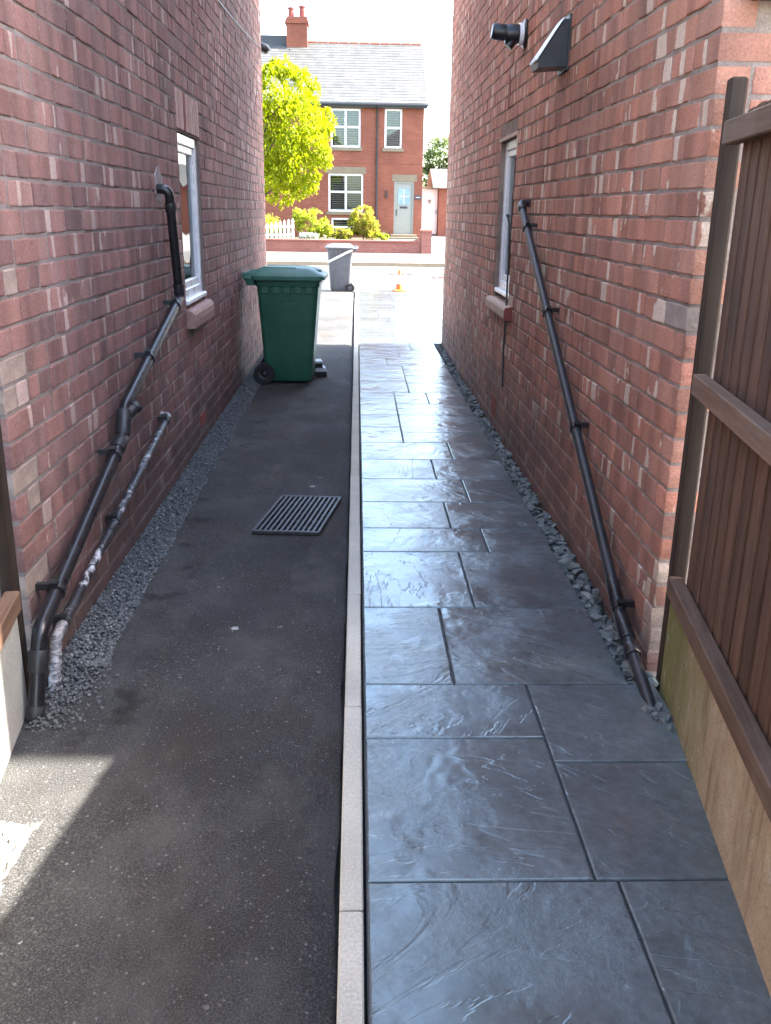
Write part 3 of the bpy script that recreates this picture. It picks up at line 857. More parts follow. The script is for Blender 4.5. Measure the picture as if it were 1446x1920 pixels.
# tape wrapped round its foot
b = MB(); pts = []; n = 40
p0 = lerp(A2, B, .96); seq = [p0, Vector(B), lerp(B, C2, .35), lerp(B, C2, .9)]
prof = []
for i in range(len(seq) - 1):
    for k in range(7): prof.append(seq[i].lerp(seq[i+1], k/7))
b.tube(prof, [.0195 + .002*math.sin(i*2.3) + .002*R.random() for i in range(len(prof))], 14); b.build('tape_wrap', M['wrap'], LH, smooth=True)
def airbrick(parent, y0, y1, z0, z1, xf, sgn):
    b = MB(); t_ = .010; d = xf - sgn*.05
    a, c = (min(xf, d), max(xf, d)); f = xf + sgn*.003
    def bx(ya, yb, za, zb): b.box(min(f, d), max(f, d), ya, yb, za, zb)
    bx(y0, y1, z0, z0 + t_); bx(y0, y1, z1 - t_, z1); bx(y0, y0 + t_, z0 + t_, z1 - t_); bx(y1 - t_, y1, z0 + t_, z1 - t_)
    nn = 6; mm = max(2, int((z1 - z0) / .03))
    for k in range(1, nn): yy = y0 + (y1-y0)*k/nn; bx(yy - .006, yy + .006, z0 + t_, z1 - t_)
    for k in range(1, mm):
        zz = z0 + (z1-z0)*k/mm; b.box(min(f, d) + .001, max(f, d) - .001, y0 + t_, y1 - t_, zz - .004, zz + .004)
    b.build('air_brick', M['terracotta'], parent, fix=False)
airbrick(lw, 6.155, 6.37, .105, .185, XL, 1)
# cable along a joint and black overflow pipe at the front corner
b = MB(); b.tube([(XL + .002, 7.3, 3.03), (XL + .003, 8.3, 3.06), (XL + .002, 9.4, 3.11), (XL + .003, 10.4, 3.17), (XL + .003, 11.16, 3.22), (XL - .05, 11.17, 3.22)], .0038, 6); b.build('cable', M['black'], LH)
b = MB(); b.tube([(XL - .35, 11.27, 3.27), (XL - .02, 11.27, 3.26), (XL + .035, 11.27, 3.24), (XL + .065, 11.27, 3.21)], [.05, .05, .052, .04], 14); b.build('gutter_outlet', M['black'], LH, smooth=True)

# ---- right house
RH = empty('brick_house', (4, 7, 0), 0, 'orange red brick house along the right side of the alley with flue and vent hood', 'house')
WR = (6.42, 7.12, .94, 2.03)
rw = wall_shell(RH, 'side_wall', XR + .0040, XR + .24, YR0 + .004, YR1 - .004, EAVE, [WR], M['mortar_r'])
house_body(RH, XR, 8.5, YR0 + .006, YR1, M['brick_r_xz'], M['brick_r_yz'], .05, .2, False)
wall = Wall((XR, 0, 0), math.pi/2, M['brick_r'], 4, .008)
rngR = random.Random(33)
topR = lambda y: 2.15 + (y - 2.7) * .26 + .45
courses(wall, YR0, YR1, topR, [(WR[0] - .005, WR[1] + .005, .84, 2.06), (6.80, 6.90, 2.23, 2.45), (6.70, 6.93, .055, .225)], True, rngR)
finish_wall(wall, rw, rngR, 300, lambda u0, z, r: (u0 < YR0 + .02 and r.random() < .12))
# rear face beside the corner
rf = Wall((0, YR0, 0), math.pi, M['brick_r'], 6, .008)
for n_ in range(0, 34):
    z = Z0 + n_*COURSE; header = n_ % 4 == 3
    u = XR + ((.215 if header else .10) + .0105)
    k = 0
    while u < 2.6:
        L = .102 if (n_ % 2 == 0 and k == 0 and not header) else .215
        rf.add(-(u + L), -u, z, .08); u += L + .0105; k += 1
rback = [o for o in RH.children if o.name.startswith('rear_wall')][0]
rback.location.y += .004
finish_wall(rf, rback, random.Random(8), 40)
alley_window(RH, WR[0], WR[1], 1.0, WR[3], XR, -1, .035, True)
b = MB(); pf = [(XR + .10, .845), (XR - .042, .845), (XR - .048, .86), (XR - .048, .91), (XR - .038, .926), (XR + .10, .95)]
b.prism([(x, WR[0] - .17, z) for x, z in pf], (0, WR[1] - WR[0] + .25, 0)); so = b.build('window_sill', M['sill_stone'], RH)
b = MB(); b.prism([(x + (.004 if x > XR else -.004), WR[0] - .182, z + (.003 if z > .9 else -.003)) for x, z in pf], (0, .0118, 0)); b.build('sill_end', M['sill_end'], so)
b = MB(); b.box(XR - .004, XR + .1, WR[0] - .03, WR[1] + .06, 2.032, 2.055); b.build('lintel', M['sill_stone'], RH)
airbrick(rw, 6.805, 6.895, 2.235, 2.445, XR, -1); airbrick(rw, 6.705, 6.925, .06, .22, XR, -1)
xr = .992
A = (1.07, 5.80, 1.60); A2 = (xr, 5.78, 1.60); B = (xr, 3.06, .115); C = (xr - .01, 2.86, .032); C2 = (.985, 2.585, -.03)
waste_pipe(RH, 'waste_pipe', [A, A2, B, C2], .0215, M['black_old'], .035, [(lerp(A2, B, .02), vd(A2, B), .06, .005), (lerp(A2, B, .965), vd(A2, B), .13, .006), (lerp(B, C2, .10), vd(B, C2), .14, .007), (lerp(B, C2, .36), vd(B, C2), .05, .009)],
           [(lerp(A2, B, .095), vd(A2, B)), (lerp(A2, B, .37), vd(A2, B)), (lerp(A2, B, .66), vd(A2, B)), (lerp(A2, B, .985), vd(A2, B))], XR, M['black'], 'long black waste pipe running diagonally down the right wall')
b = MB(); b.tube([(XR - .008, 6.50, 1.52), (XR - .03, 6.47, 1.53), (XR - .014, 6.44, 1.47), (XR - .009, 6.43, 1.2), (XR - .011, 6.41, .95), (XR - .011, 6.42, .6), (XR - .009, 6.40, .36)], .007, 6); b.build('cable', M['black_old'], RH)
# boiler flue
fl = empty('boiler_flue', (XR, 6.40, 2.60)); par(fl, RH); fz = 2.605; fy = 6.30
b = MB(); b.tube([(XR + .01, fy, fz), (XR - .012, fy, fz), (XR - .02, fy, fz)], [.085, .085, .075], 22); b.build('wall_flange', M['black'], fl, smooth=True)
b = MB(); b.tube([(XR - .02, fy, fz), (XR - .045, fy, fz)], .064, 20); b.build('white_collar', M['upvc'], fl, smooth=True)
b = MB(); b.tube([(XR - .045, fy, fz), (XR - .12, fy, fz), (XR - .13, fy, fz)], [.055, .055, .05], 20)
b.tube([(XR - .13, fy, fz + .005), (XR - .20, fy, fz + .012), (XR - .215, fy, fz + .014)], [.048, .048, .040], 20); b.tube([(XR - .07, fy, fz - .02), (XR - .11, fy, fz - .075)], .03, 12)
b.build('flue_pipe', M['black'], fl, smooth=True)
# hooded vent
vh = empty('vent_hood', (XR, 5.1, 2.26)); par(vh, RH)
ya, yb, zb, zt = 4.98, 5.16, 2.245, 2.455
b = MB(); prof = [(XR - .004, zb), (XR - .15, zb - .012), (XR - .152, zb + .02), (XR - .030, zt), (XR - .004, zt)]
b.prism([(x, ya, z) for x, z in prof], (0, yb - ya, 0)); b.build('hood', M['black_old'], vh)
b = MB(); b.prism([(XR - .158, ya - .004, zb + .022), (XR - .034, ya - .004, zt + .006), (XR - .030, ya - .004, zt + .012), (XR - .164, ya - .004, zb + .026)], (0, yb - ya + .008, 0)); b.build('hood_top_sheen', M['upvc'], vh)  # white plate paints the sky's brightness onto the top of the dark hood
b = MB(); b.box(XR - .01, XR + .01, ya - .02, yb + .02, zb - .02, zt + .02); b.build('back_plate', M['black_old'], vh)
# dark pipe-like fitting high on the rear face
b = MB(); b.tube([(1.135, YR0 + .0, 2.155), (1.135, YR0 - .05, 2.150), (1.15, YR0 - .10, 2.142)], [.026, .026, .018], 10); b.box(1.15, 1.26, YR0 - .12, YR0 - .01, 2.128, 2.20); b.build('wall_fitting', M['black_old'], RH)

# ------------------------------------------------------------------ fences
def fence(name, loc, ang, flip, length, label, bmat, seed, lean=0.0):
    """local x runs from the house corner towards the garden, local -y (or +y when flip) faces the alley"""
    r = random.Random(seed)
    F = empty(name, loc, ang, label, 'fence', local=True)
    f = -1 if not flip else 1
    Yb = lambda a, b_: (min(a*f, b_*f), max(a*f, b_*f))
    def bx(nm, x0, x1, ya, yb, z0, z1, mat, c=.005, lx=0):
        y_0, y_1 = Yb(ya, yb); b = MB(); b.cbox(x0, x1, y_0, y_1, z0, z1, c)
        if lx: b.v = [(x + lx*(z - z0), y, z) for x, y, z in b.v]
        o = b.build(nm, mat, F); return o
    bx('post', .028, .082, .0, -.05, -.1, 1.92, M['wood_post'], .006, lean)
    x = .10
    px = [1.86 + .10]
    while x < length:
        e = x + 1.83
        bx('gravel_board', x, e, -.0, -.05, -.12, .325, bmat, .008)
        bx('rail', x - .015, e, .012, -.035, .33, .395, M['wood_rail'], .004)
        bx('rail', x - .015, e, .012, -.03, 1.01, 1.075, M['wood_rail'], .004)
        bx('rail', x - .015, e, .012, -.03, 1.735, 1.80, M['wood_rail'], .004)
        u = x + .004
        while u < e - .02:
            w = .105 + r.uniform(-.006, .006); t_ = .016
            y_a = -.036
            b = MB(); zt = 1.835 + r.uniform(-.012, .012); lx = r.gauss(0, .004)
            ps = [(u, y_a*f), (u + w + .012, (y_a - .006)*f), (u + w + .012, (y_a - .024)*f), (u, (y_a - .012)*f)]
            # feather edge: thick at one side, the next overlaps it
            ps = [(u, (y_a - .010)*f), (u + w*.5, (y_a - .004)*f), (u + w, (y_a - .0)*f), (u + w + .003, (y_a - .004)*f), (u + w + .003, (y_a - .018)*f), (u, (y_a - .016)*f)]
            b.loft([[(p[0], p[1], .335 + r.uniform(0, .004)) for p in ps], [(p[0] + lx, p[1], zt) for p in ps]])
            b.build('board', M['wood_board'], F); u += w * .87
        bx('post', e - .004, e + .100, .004, -.09, -.1, 1.92, M['wood_post'], .006)
        x = e + .096
    return F
fence('timber_fence', (1.072, 2.868, 0), math.atan2(-.99, -.142), False, 3.0, 'dark brown board fence on a mossy concrete base at the right', M['board'], 4, -.012)
fence('timber_fence', (-1.075, 2.735, 0), math.atan2(-.99, .14), True, 3.0, 'dark brown fence on a pale concrete base at the left edge', M['board_l'], 9, -.01)
# rough cement patch lying on the tarmac in the sun
b = MB(); nn = 34
def inside(x, y):
    e = .03 * mnoise.noise(Vector((x*9, y*9, 2)))
    return min((-.818 + e) - x, (2.065 + e) - y, y - (1.2 + e))
for j in range(70):
    for i in range(40):
        x = -1.02 + i*.0062; y = 1.15 + j*.0135
        d = max(0, min(1, inside(x, y)/.02))
        b.v.append((x, y, TZ - .012 + d*(.017 + .012*mnoise.noise(Vector((x*70, y*70, 0))) + .006*mnoise.noise(Vector((x*160, y*160, 3)))))); b.a.append(0)
for j in range(69):
    for i in range(39): a = j*40 + i; b.f.append((a, a+1, a+41, a+40))
tag(b.build('cement_patch', M['rough'], smooth=False, fix=False), 'rough pale cement patch in the sunlit corner of the tarmac', 'cement patch')

# ------------------------------------------------------------------ drain grate
GR = empty('drain_grate', (-.30, 4.60, TZ), rad(-4), 'black slotted metal drain grate set on the tarmac', 'drain grate', local=True)
gx, gy, sk = .172, .305, .10
def sh(b): b.v = [(x + sk*y, y, z) for x, y, z in b.v]; return b
b = MB(); t_ = .018
b.cbox(-gx, gx, -gy, -gy + t_, .004, .022, .003); b.cbox(-gx, gx, gy - t_, gy, .004, .022, .003)
b.cbox(-gx, -gx + t_, -gy + t_, gy - t_, .004, .022, .003); b.cbox(gx - t_, gx, -gy + t_, gy - t_, .004, .022, .003); sh(b).build('frame', M['steel'], GR)
n = 12
for i in range(1, n):
    xx = -gx + t_/2 + (2*gx - t_)*i/n
    b = MB(); b.box(xx - .0065, xx + .0065, -gy + t_, gy - t_, .006, .0205); sh(b).build('bar', M['steel'], GR)
for k in range(1, 6):
    yy = -gy + 2*gy*k/6; b = MB(); b.box(-gx + t_, gx - t_, yy - .006, yy + .006, .004, .010); sh(b).build('cross_bar', M['steel'], GR)
b = MB(); b.box(-gx + .003, gx - .003, -gy + .003, gy - .003, .001, .0038); sh(b).build('sump_dark_sheet', M['dark'], GR)  # thin black sheet, painted darkness in place of a pit below the bars

# ------------------------------------------------------------------ bins
def wheelie(loc, rz, body, lidm, label, scale, stripe=False):
    W_ = empty('wheelie_bin', loc, rz, label, 'bin', 'wheelie bins', local=True)
    W_.scale = (scale,)*3
    b = MB()
    rings = [(.025, -.215, .205, .200, .05), (.055, -.225, .215, .212, .05), (.30, -.240, .232, .225, .05), (.60, -.258, .258, .243, .05), (.885, -.276, .283, .262, .05), (.895, -.286, .293, .272, .05), (.935, -.290, .297, .276, .05), (.94, -.300, .312, .290, .05), (.975, -.302, .315, .292, .05)]
    b.loft([rrect(x0, x1, -w, w, r_, z) for z, x0, x1, w, r_ in rings]); o = b.build('body', body, W_, smooth=True)
    # ribs moulded under the rim
    for s_ in (-1, 1):
        for k in range(5):
            xx = -.20 + k*.10; rb = MB(); rb.cbox(xx - .035, xx + .035, s_*.262 - .010, s_*.262 + .012, .83, .893, .005); rb.build('rib', body, o)
    l = MB()
    lr = [(.972, -.318, .330, .305, .06), (.968, -.325, .340, .312, .06), (.955, -.326, .342, .313, .06), (.985, -.326, .342, .313, .06), (.998, -.318, .330, .300, .06), (1.015, -.295, .290, .27, .06), (1.040, -.27, .24, .235, .06), (1.052, -.24, .20, .20, .06), (1.056, -.20, .16, .16, .05)]
    l.loft([rrect(x0, x1, -w, w, r_, z) for z, x0, x1, w, r_ in lr]); lo = l.build('lid', lidm, W_, smooth=True)
    g = MB(); g.loft([rrect(.13, .30, -.10, .10, .03, 1.0), rrect(.13, .295, -.10, .10, .03, 1.032), rrect(.145, .27, -.085, .085, .03, 1.042)]); g.build('lid_grip', lidm, lo, smooth=True)
    for s_ in (-1, 1):
        g = MB(); g.loft([rrect(-.24, .10, s_*.18 - .03, s_*.18 + .03, .02, 1.02), rrect(-.22, .08, s_*.18 - .02, s_*.18 + .02, .015, 1.058)]); g.build('lid_rib', lidm, lo, smooth=True)
    # handle with hinge lugs at the back
    h = MB(); h.tube([(-.385, -.25, .985), (-.395, -.2, .99), (-.395, .2, .99), (-.385, .25, .985)], .017, 12)
    for yy in (-.24, -.08, .08, .24): h.loft([rrect(-.40, -.29, yy - .018, yy + .018, .008, .955), rrect(-.405, -.29, yy - .018, yy + .018, .008, .995), rrect(-.38, -.29, yy - .015, yy + .015, .008, 1.01)])
    h.loft([rrect(-.36, -.29, -.27, .27, .02, .90), rrect(-.395, -.29, -.285, .285, .02, .965), rrect(-.36, -.29, -.27, .27, .02, .985)])
    h.build('handle', lidm, W_, smooth=True)
    for s_ in (-1, 1):
        w = MB(); ya = s_*.225; yb = s_*.275
        prof = [(.055, ya), (.092, ya), (.098, ya + s_*.008), (.098, yb - s_*.008), (.092, yb), (.055, yb)]
        w.loft([[(-.225 + r_*math.cos(a), y, .098 + r_*math.sin(a)) for a in [2*math.pi*k/26 for k in range(26)]] for r_, y in prof], False, False)
        wo = w.build('wheel', M['rubber'], W_, smooth=True)
        hb = MB(); hb.loft([[(-.225 + r_*math.cos(a), y, .098 + r_*math.sin(a)) for a in [2*math.pi*k/20 for k in range(20)]] for r_, y in ((.056, ya + s_*.006), (.056, yb - s_*.012), (.03, yb - s_*.016), (.024, yb - s_*.004), (.012, yb))])
        hb.build('hub', M['black_old'] if not stripe else M['grey'], wo, smooth=True)
    ax = MB(); ax.tube([(-.225, -.25, .098), (-.225, .25, .098)], .012, 10); ax.build('axle', M['steel'], W_)
    if stripe:
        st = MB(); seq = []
        # tilted white stripe round the body, low at the front side, high at the handle
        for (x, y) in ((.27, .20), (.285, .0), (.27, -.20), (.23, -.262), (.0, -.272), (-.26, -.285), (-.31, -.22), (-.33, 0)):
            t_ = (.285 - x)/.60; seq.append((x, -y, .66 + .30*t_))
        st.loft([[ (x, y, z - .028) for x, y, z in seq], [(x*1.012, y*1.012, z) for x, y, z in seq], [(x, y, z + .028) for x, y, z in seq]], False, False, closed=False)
        so_ = st.build('stripe', M['white'], W_, fix=False)
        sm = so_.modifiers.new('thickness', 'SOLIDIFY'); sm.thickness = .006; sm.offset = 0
    else:
        nb = MB(); nb.box(-.03, .05, -.2576, -.2570, .735, .745); nb.build('moulded_mark', M['greenlid'], o)
    return W_
wheelie((-.625, 8.70, TZ), rad(-1.5), M['green'], M['greenlid'], 'dark green wheelie bin standing against the left wall of the alley', 1.0)
wheelie((-.345, 19.05, -.03), math.pi + rad(3), M['grey'], M['grey'], 'grey wheelie bin with a white stripe at the road end of the tarmac', .885, True)
# small bait box behind the green bin
bb = empty('bait_box', (-.355, 8.98, TZ), rad(8), 'small black plastic box with pale grey top on tarmac beside green bin', 'box', local=True)
b = MB(); b.loft([rrect(-.06, .055, -.09, .09, .01, 0), rrect(-.06, .05, -.09, .09, .01, .05)]); b.build('base', M['black'], bb, smooth=True)
b = MB(); b.loft([rrect(-.065, .06, -.095, .095, .01, .05), rrect(-.065, .045, -.09, .09, .01, .085)]); b.build('lid', M['tape'], bb, smooth=True)
b = MB(); b.loft([rrect(-.065, .015, -.085, .085, .01, .086), rrect(-.065, .01, -.085, .085, .01, .13)]); b.build('tray', M['black'], bb, smooth=True)
b = MB(); b.loft([rrect(-.067, .018, -.088, .088, .01, .131), rrect(-.065, .012, -.085, .085, .01, .15)]); b.build('tray_lid', M['tape'], bb, smooth=True)

# ------------------------------------------------------------------ traffic cone
cn = empty('traffic_cone', (.88, 19.25, -.03), rad(12), 'small orange and white traffic cone at the edge of the road', 'cone', local=True)
b = MB(); b.loft([rrect(-.12, .12, -.12, .12, .025, 0), rrect(-.12, .12, -.12, .12, .025, .022), rrect(-.085, .085, -.085, .085, .03, .036)]); b.build('base', M['orange'], cn, smooth=True)
def cring(z, r_): return [(r_*math.cos(a), r_*math.sin(a), z) for a in [2*math.pi*k/20 for k in range(20)]]
rz_ = lambda z: .078 - (z - .03)/.40*.058
for nm, za, zb, mt in (('skirt', .03, .15, 'orange'), ('white_sleeve', .15, .33, 'conewhite'), ('tip', .33, .43, 'orange')):
    b = MB(); b.loft([cring(za, rz_(za)), cring(zb, rz_(zb))]); b.build(nm, M[mt], cn, smooth=True)
# a few red scraps lying on the road
for i, (x, y) in enumerate([(.93, 24.6), (1.18, 24.5), (1.40, 24.7), (1.95, 23.4), (2.15, 23.6), (2.36, 23.5)]):
    b = MB(); a = R.uniform(0, 3); p = []
    for k in range(6):
        t_ = k*math.pi/3; p.append((x + .11*math.cos(t_ + a)*R.uniform(.6, 1), y + .14*math.sin(t_ + a)*R.uniform(.6, 1), -.026))
    b.loft([p, [(q[0], q[1], q[2] + .012) for q in p]])
    tag(b.build('road_scrap', M['terracotta']), ['leftmost of the far row of red scraps on the road', 'middle one of the far row of red scraps on the road', 'rightmost of the far row of red scraps on the road', 'leftmost of the near row of red scraps on the road', 'middle one of the near row of red scraps on the road', 'rightmost of the near row of red scraps on the road'][i], 'scrap', 'red scraps on the road')

# ------------------------------------------------------------------ front garden and house across the road
YH = 40.0
FH = empty('terraced_house', (-1, YH, .5), 0, 'red brick two storey house with slate roof across the road', 'house')
ops = [(-1.20, .24, 1.50, 2.99), (-1.10, .12, 4.0, 5.46), (1.10, 1.81, 4.0, 5.48), (1.53, 2.36, .62, 2.72), (-1.08, -.10, .84, 1.25)]
xs = sorted({-9.5, 2.70} | {o[0] for o in ops} | {o[1] for o in ops})
b = MB()
for i in range(len(xs) - 1):
    a, c = xs[i], xs[i+1]; col = sorted([(o[2], o[3]) for o in ops if o[0] <= a + 1e-6 and o[1] >= c - 1e-6]); z = .3
    for (za, zb) in col: b.box(a, c, YH, YH + .22, z, za); z = zb
    b.box(a, c, YH, YH + .22, z, 5.62)
b.build('front_wall', M['far_brick'], FH, fix=False)
MB().box(2.48, 2.70, YH + .22, YH + 8.2, .3, 5.62).prism([(2.48, YH, 5.62), (2.48, YH + 8.4, 5.62), (2.48, YH + 4.2, 8.45)], (.22, 0, 0)).build('gable_wall', M['far_side'], FH)
MB().box(-9.5, 2.48, YH + .6, YH + .62, .3, 5.6).build('room_dark_sheet', M['dark'], FH)  # flat black sheet painting the unlit interior behind the windows
for z in (3.40,):
    MB().box(-9.5, 2.703, YH - .012, YH, z, z + .05).build('string_course', M['far_brick'], FH)
# roof with stepped slate courses
rf_ = empty('roof', (-3, YH, 5.62)); par(rf_, FH)
nrow = 22; b = MB(); y_e, z_e, y_r, z_r = YH - .28, 5.66, YH + 4.2, 8.50
for i in range(nrow):
    t0, t1 = i/nrow, (i + 1)/nrow + .01
    ya, za, yb, zb = y_e + (y_r-y_e)*t0, z_e + (z_r-z_e)*t0, y_e + (y_r-y_e)*min(1, t1), z_e + (z_r-z_e)*min(1, t1)
    x = -9.6 + (0 if i % 2 else .15)
    b.loft([[(-9.6, ya, za + .018), (-9.6, yb, zb + .004), (-9.6, yb, zb - .014), (-9.6, ya, za - .0)], [(2.82, ya, za + .018), (2.82, yb, zb + .004), (2.82, yb, zb - .014), (2.82, ya, za - .0)]])
o = b.build('slate_courses', M['slate'], rf_, fix=True); o['kind'] = 'stuff'
MB().prism([(-9.6, y_r, z_r - .02), (-9.6, YH + 8.6, 5.62), (-9.6, YH + 8.6, 5.52), (-9.6, y_r, z_r - .12)], (12.42, 0, 0)).build('rear_slope', M['slate'], rf_)
x = -9.5
while x < 2.7:
    b = MB(); b.tube([(x, y_r, z_r + .02), (x + .44, y_r, z_r + .02)], .085, 8); b.build('ridge_tile', M['ridge'], rf_, smooth=True)
    x += .455
MB().cbox(-9.6, 2.86, YH - .36, YH - .26, 5.56, 5.65, .02).build('gutter', M['gutter'], FH)
MB().box(-9.55, 2.80, YH - .262, YH - .001, 5.50, 5.66).build('soffit', M['gutter'], FH)
b = MB(); b.tube([(.80, YH - .30, 5.56), (.80, YH - .06, 5.40), (.80, YH - .06, .5)], .04, 10); b.build('downpipe', M['gutter'], FH, smooth=True)
# chimney
ch = empty('chimney', (-2.65, YH + 4, 8.2)); par(ch, FH)
MB().box(-3.10, -2.20, YH + 3.75, YH + 4.5, 7.9, 9.15).build('stack', M['far_brick'], ch)
MB().box(-3.16, -2.14, YH + 3.69, YH + 4.56, 9.15, 9.24).box(-3.13, -2.17, YH + 3.72, YH + 4.53, 9.24, 9.32).box(-3.10, -2.20, YH + 3.75, YH + 4.5, 9.32, 9.42).build('corbel', M['far_brick'], ch)
for xx, hh in ((-2.90, .40), (-2.42, .48)):
    b = MB(); b.loft([[(xx + r_*math.cos(a), YH + 4.1 + r_*math.sin(a), z) for a in [2*math.pi*k/14 for k in range(14)]] for r_, z in ((.13, 9.42), (.12, 9.42 + hh*.8), (.15, 9.42 + hh*.84), (.15, 9.42 + hh))]); b.build('chimney_pot', M['terracotta'], ch, smooth=True)
b = MB(); b.tube([(-2.15, YH + 4, 8.75), (-2.15, YH + 4, 9.95)], .016, 6); b.tube([(-2.15, YH + 4, 9.05), (-1.35, YH + 3.9, 9.18)], .012, 6); b.tube([(-2.2, YH + 4, 9.8), (-1.7, YH + 3.9, 9.72)], .012, 6)
for k in range(6): xx = -2.05 + k*.12; b.tube([(xx, YH + 3.98, 8.95 + k*.02), (xx, YH + 3.98, 9.18 + k*.02)], .008, 5)
b.build('aerial', M['steel'], ch)
MB().box(-4.6, -3.12, YH + 4.0, YH + 5.6, 7.6, 8.72).build('dormer', M['gutter'], FH)
b = MB(); b.tube([(-2.95, YH + 3.6, 8.14), (-2.80, YH + 3.1, 7.72)], .03, 6); b.build('roof_flashing', M['gutter'], rf_)

def far_window(x0, x1, z0, z1, cols, transom, sill=True, lint=True, tall=.0):
    w = empty('window', ((x0+x1)/2, YH, z0)); par(w, FH); yf = YH + .05; t_ = .075
    f = MB()
    f.box(x0, x0 + t_, yf, yf + .06, z0, z1).box(x1 - t_, x1, yf, yf + .06, z0, z1).box(x0 + t_, x1 - t_, yf, yf + .06, z0, z0 + t_).box(x0 + t_, x1 - t_, yf, yf + .06, z1 - t_, z1)
    f.build('frame', M['upvc'], w, fix=False)
    ce = [x0 + t_ + (x1 - x0 - 2*t_)*k/cols for k in range(cols + 1)]
    for k in range(1, cols): MB().box(ce[k] - .038, ce[k] + .038, yf - .002, yf + .058, z0 + t_, z1 - t_).build('mullion', M['upvc'], w)
    zs = [z0 + t_, z1 - t_]
    if transom:
        zt = z0 + (z1 - z0)*transom; zs = [z0 + t_, zt, z1 - t_]
        MB().box(x0 + t_, x1 - t_, yf - .004, yf + .056, zt - .038, zt + .038).build('transom', M['upvc'], w)
    for k in range(cols):
        for q in range(len(zs) - 1):
            a, c = ce[k] + .055, ce[k+1] - .055
            MB().box(a - .055, c + .055, yf + .028, yf + .034, zs[q], zs[q+1]).build('pane', M['farglass'], w)
            nsl = int((zs[q+1] - zs[q]) / .082)
            for s_ in range(nsl):
                zc = zs[q] + (s_ + .6)*(zs[q+1]-zs[q])/nsl
                b = MB(); b.box(a - .01, c + .01, -.035, .035, -.006, .006); b.xf(Matrix.Translation((0, yf + .16, zc)) @ Matrix.Rotation(rad(-28), 4, 'X')); b.build('shutter_slat', M['shutter'], w)
    if sill: MB().box(x0 - .08, x1 + .08, YH - .06, YH + .04, z0 - .13, z0 - .001).build('sill', M['stone'], w)
    if lint: MB().box(x0 - .10, x1 + .12, YH - .008, YH + .04, z1 + .001, z1 + (.26 if lint is True else lint)).build('lintel', M['stone'], w)
    return w
far_window(-1.20, .24, 1.50, 2.99, 2, .52)
far_window(-1.10, .12, 4.0, 5.46, 2, .53, True, .10)
far_window(1.10, 1.81, 4.0, 5.48, 1, .52, True, .10)
far_window(-1.08, -.10, .84, 1.25, 1, None, True, False)
# door
dr = empty('front_door', (1.95, YH, .62)); par(dr, FH)
MB().box(1.53, 1.60, YH + .03, YH + .12, .62, 2.72).box(2.29, 2.36, YH + .03, YH + .12, .62, 2.72).box(1.60, 2.29, YH + .03, YH + .12, 2.65, 2.72).build('frame', M['door'], dr, fix=False)
MB().box(1.60, 2.29, YH + .07, YH + .11, .62, 2.65).build('leaf', M['door'], dr)
MB().box(1.70, 2.19, YH + .058, YH + .07, 1.82, 2.45).build('glazing', M['doorglass'], dr)
for (p, q) in (((1.945, 2.42), (1.945, 1.85)), ((1.74, 2.14), (2.15, 2.14))):
    b = MB(); b.tube([(p[0], YH + .056, p[1]), (q[0], YH + .056, q[1])], .010, 6); b.build('glazing_bar', M['white'], dr)
b = MB(); b.loft([[(1.945 + r_*math.cos(a), YH + .050, 2.14 + r_*math.sin(a)) for a, r_ in [(k*math.pi/4, .085 if k % 2 == 0 else .03) for k in range(8)]], [(1.945 + r_*math.cos(a), YH + .056, 2.14 + r_*math.sin(a)) for a, r_ in [(k*math.pi/4, .085 if k % 2 == 0 else .03) for k in range(8)]]]); b.build('star_motif', M['white'], dr)
MB().box(1.79, 2.10, YH + .055, YH + .07, 1.66, 1.74).build('letter_box', M['gutter'], dr)
MB().box(1.635, 1.66, YH + .03, YH + .07, 1.36, 1.62).build('handle', M['gutter'], dr)
MB().box(1.44, 2.47, YH - .008, YH + .04, 2.721, 2.99).build('lintel', M['stone'], dr)
MB().box(1.40, 2.50, YH - .55, YH + .05, .40, .615).box(1.25, 2.55, YH - .95, YH - .55, .40, .52).build('doorstep', M['stone'], dr)
b = MB(); b.box(1.19, 1.25, YH - .08, YH - .001, 2.05, 2.33); b.tube([(1.22, YH - .09, 2.33), (1.22, YH - .09, 2.40)], .02, 8); b.build('wall_lantern', M['gutter'], FH)
MB().box(2.40, 2.66, YH - .03, YH - .001, 2.03, 2.18).build('name_plate', M['sign'], FH)
MB().box(2.44, 2.62, YH - .033, YH - .03, 2.095, 2.115).build('plate_lettering', M['conewhite'], FH)

# garden behind the wall
flat('garden_soil', -14, 1.15, 34.72, YH + .02, .47, M['soil'])
flat('front_path', 1.15, 2.72, 34.72, YH + .02, .45, M['pavement'])
b = MB(); b.loft([[(2.74, 34.3, -.03), (6.2, 34.3, -.03), (6.2, 34.3, .062), (2.74, 34.3, .062)], [(2.74, 41.6, -.03), (6.2, 41.6, -.03), (6.2, 41.6, .62), (2.74, 41.6, .62)]])
tag(b.build('side_drive', M['drive']), kind='structure')
GW = empty('garden_wall', (-3, 34.5, 0), 0, 'low red brick garden wall with pillar in front of the house', 'wall')
MB().box(-14, 2.34, 34.5, 34.72, .0, .46).build('brickwork', M['wall_brick'], GW)
MB().cbox(-14, 2.05, 34.46, 34.76, .462, .53, .012).build('coping', M['wall_brick'], GW)
b = MB(); b.prism([(2.05, 34.47, .462), (2.34, 34.47, .462), (2.34, 34.47, .60), (2.25, 34.47, .60), (2.05, 34.47, .53)], (0, .28, 0)); b.build('coping_ramp', M['wall_brick'], GW)
MB().box(2.342, 2.72, 34.43, 34.80, .0, .86).build('pillar', M['wall_brick'], GW)
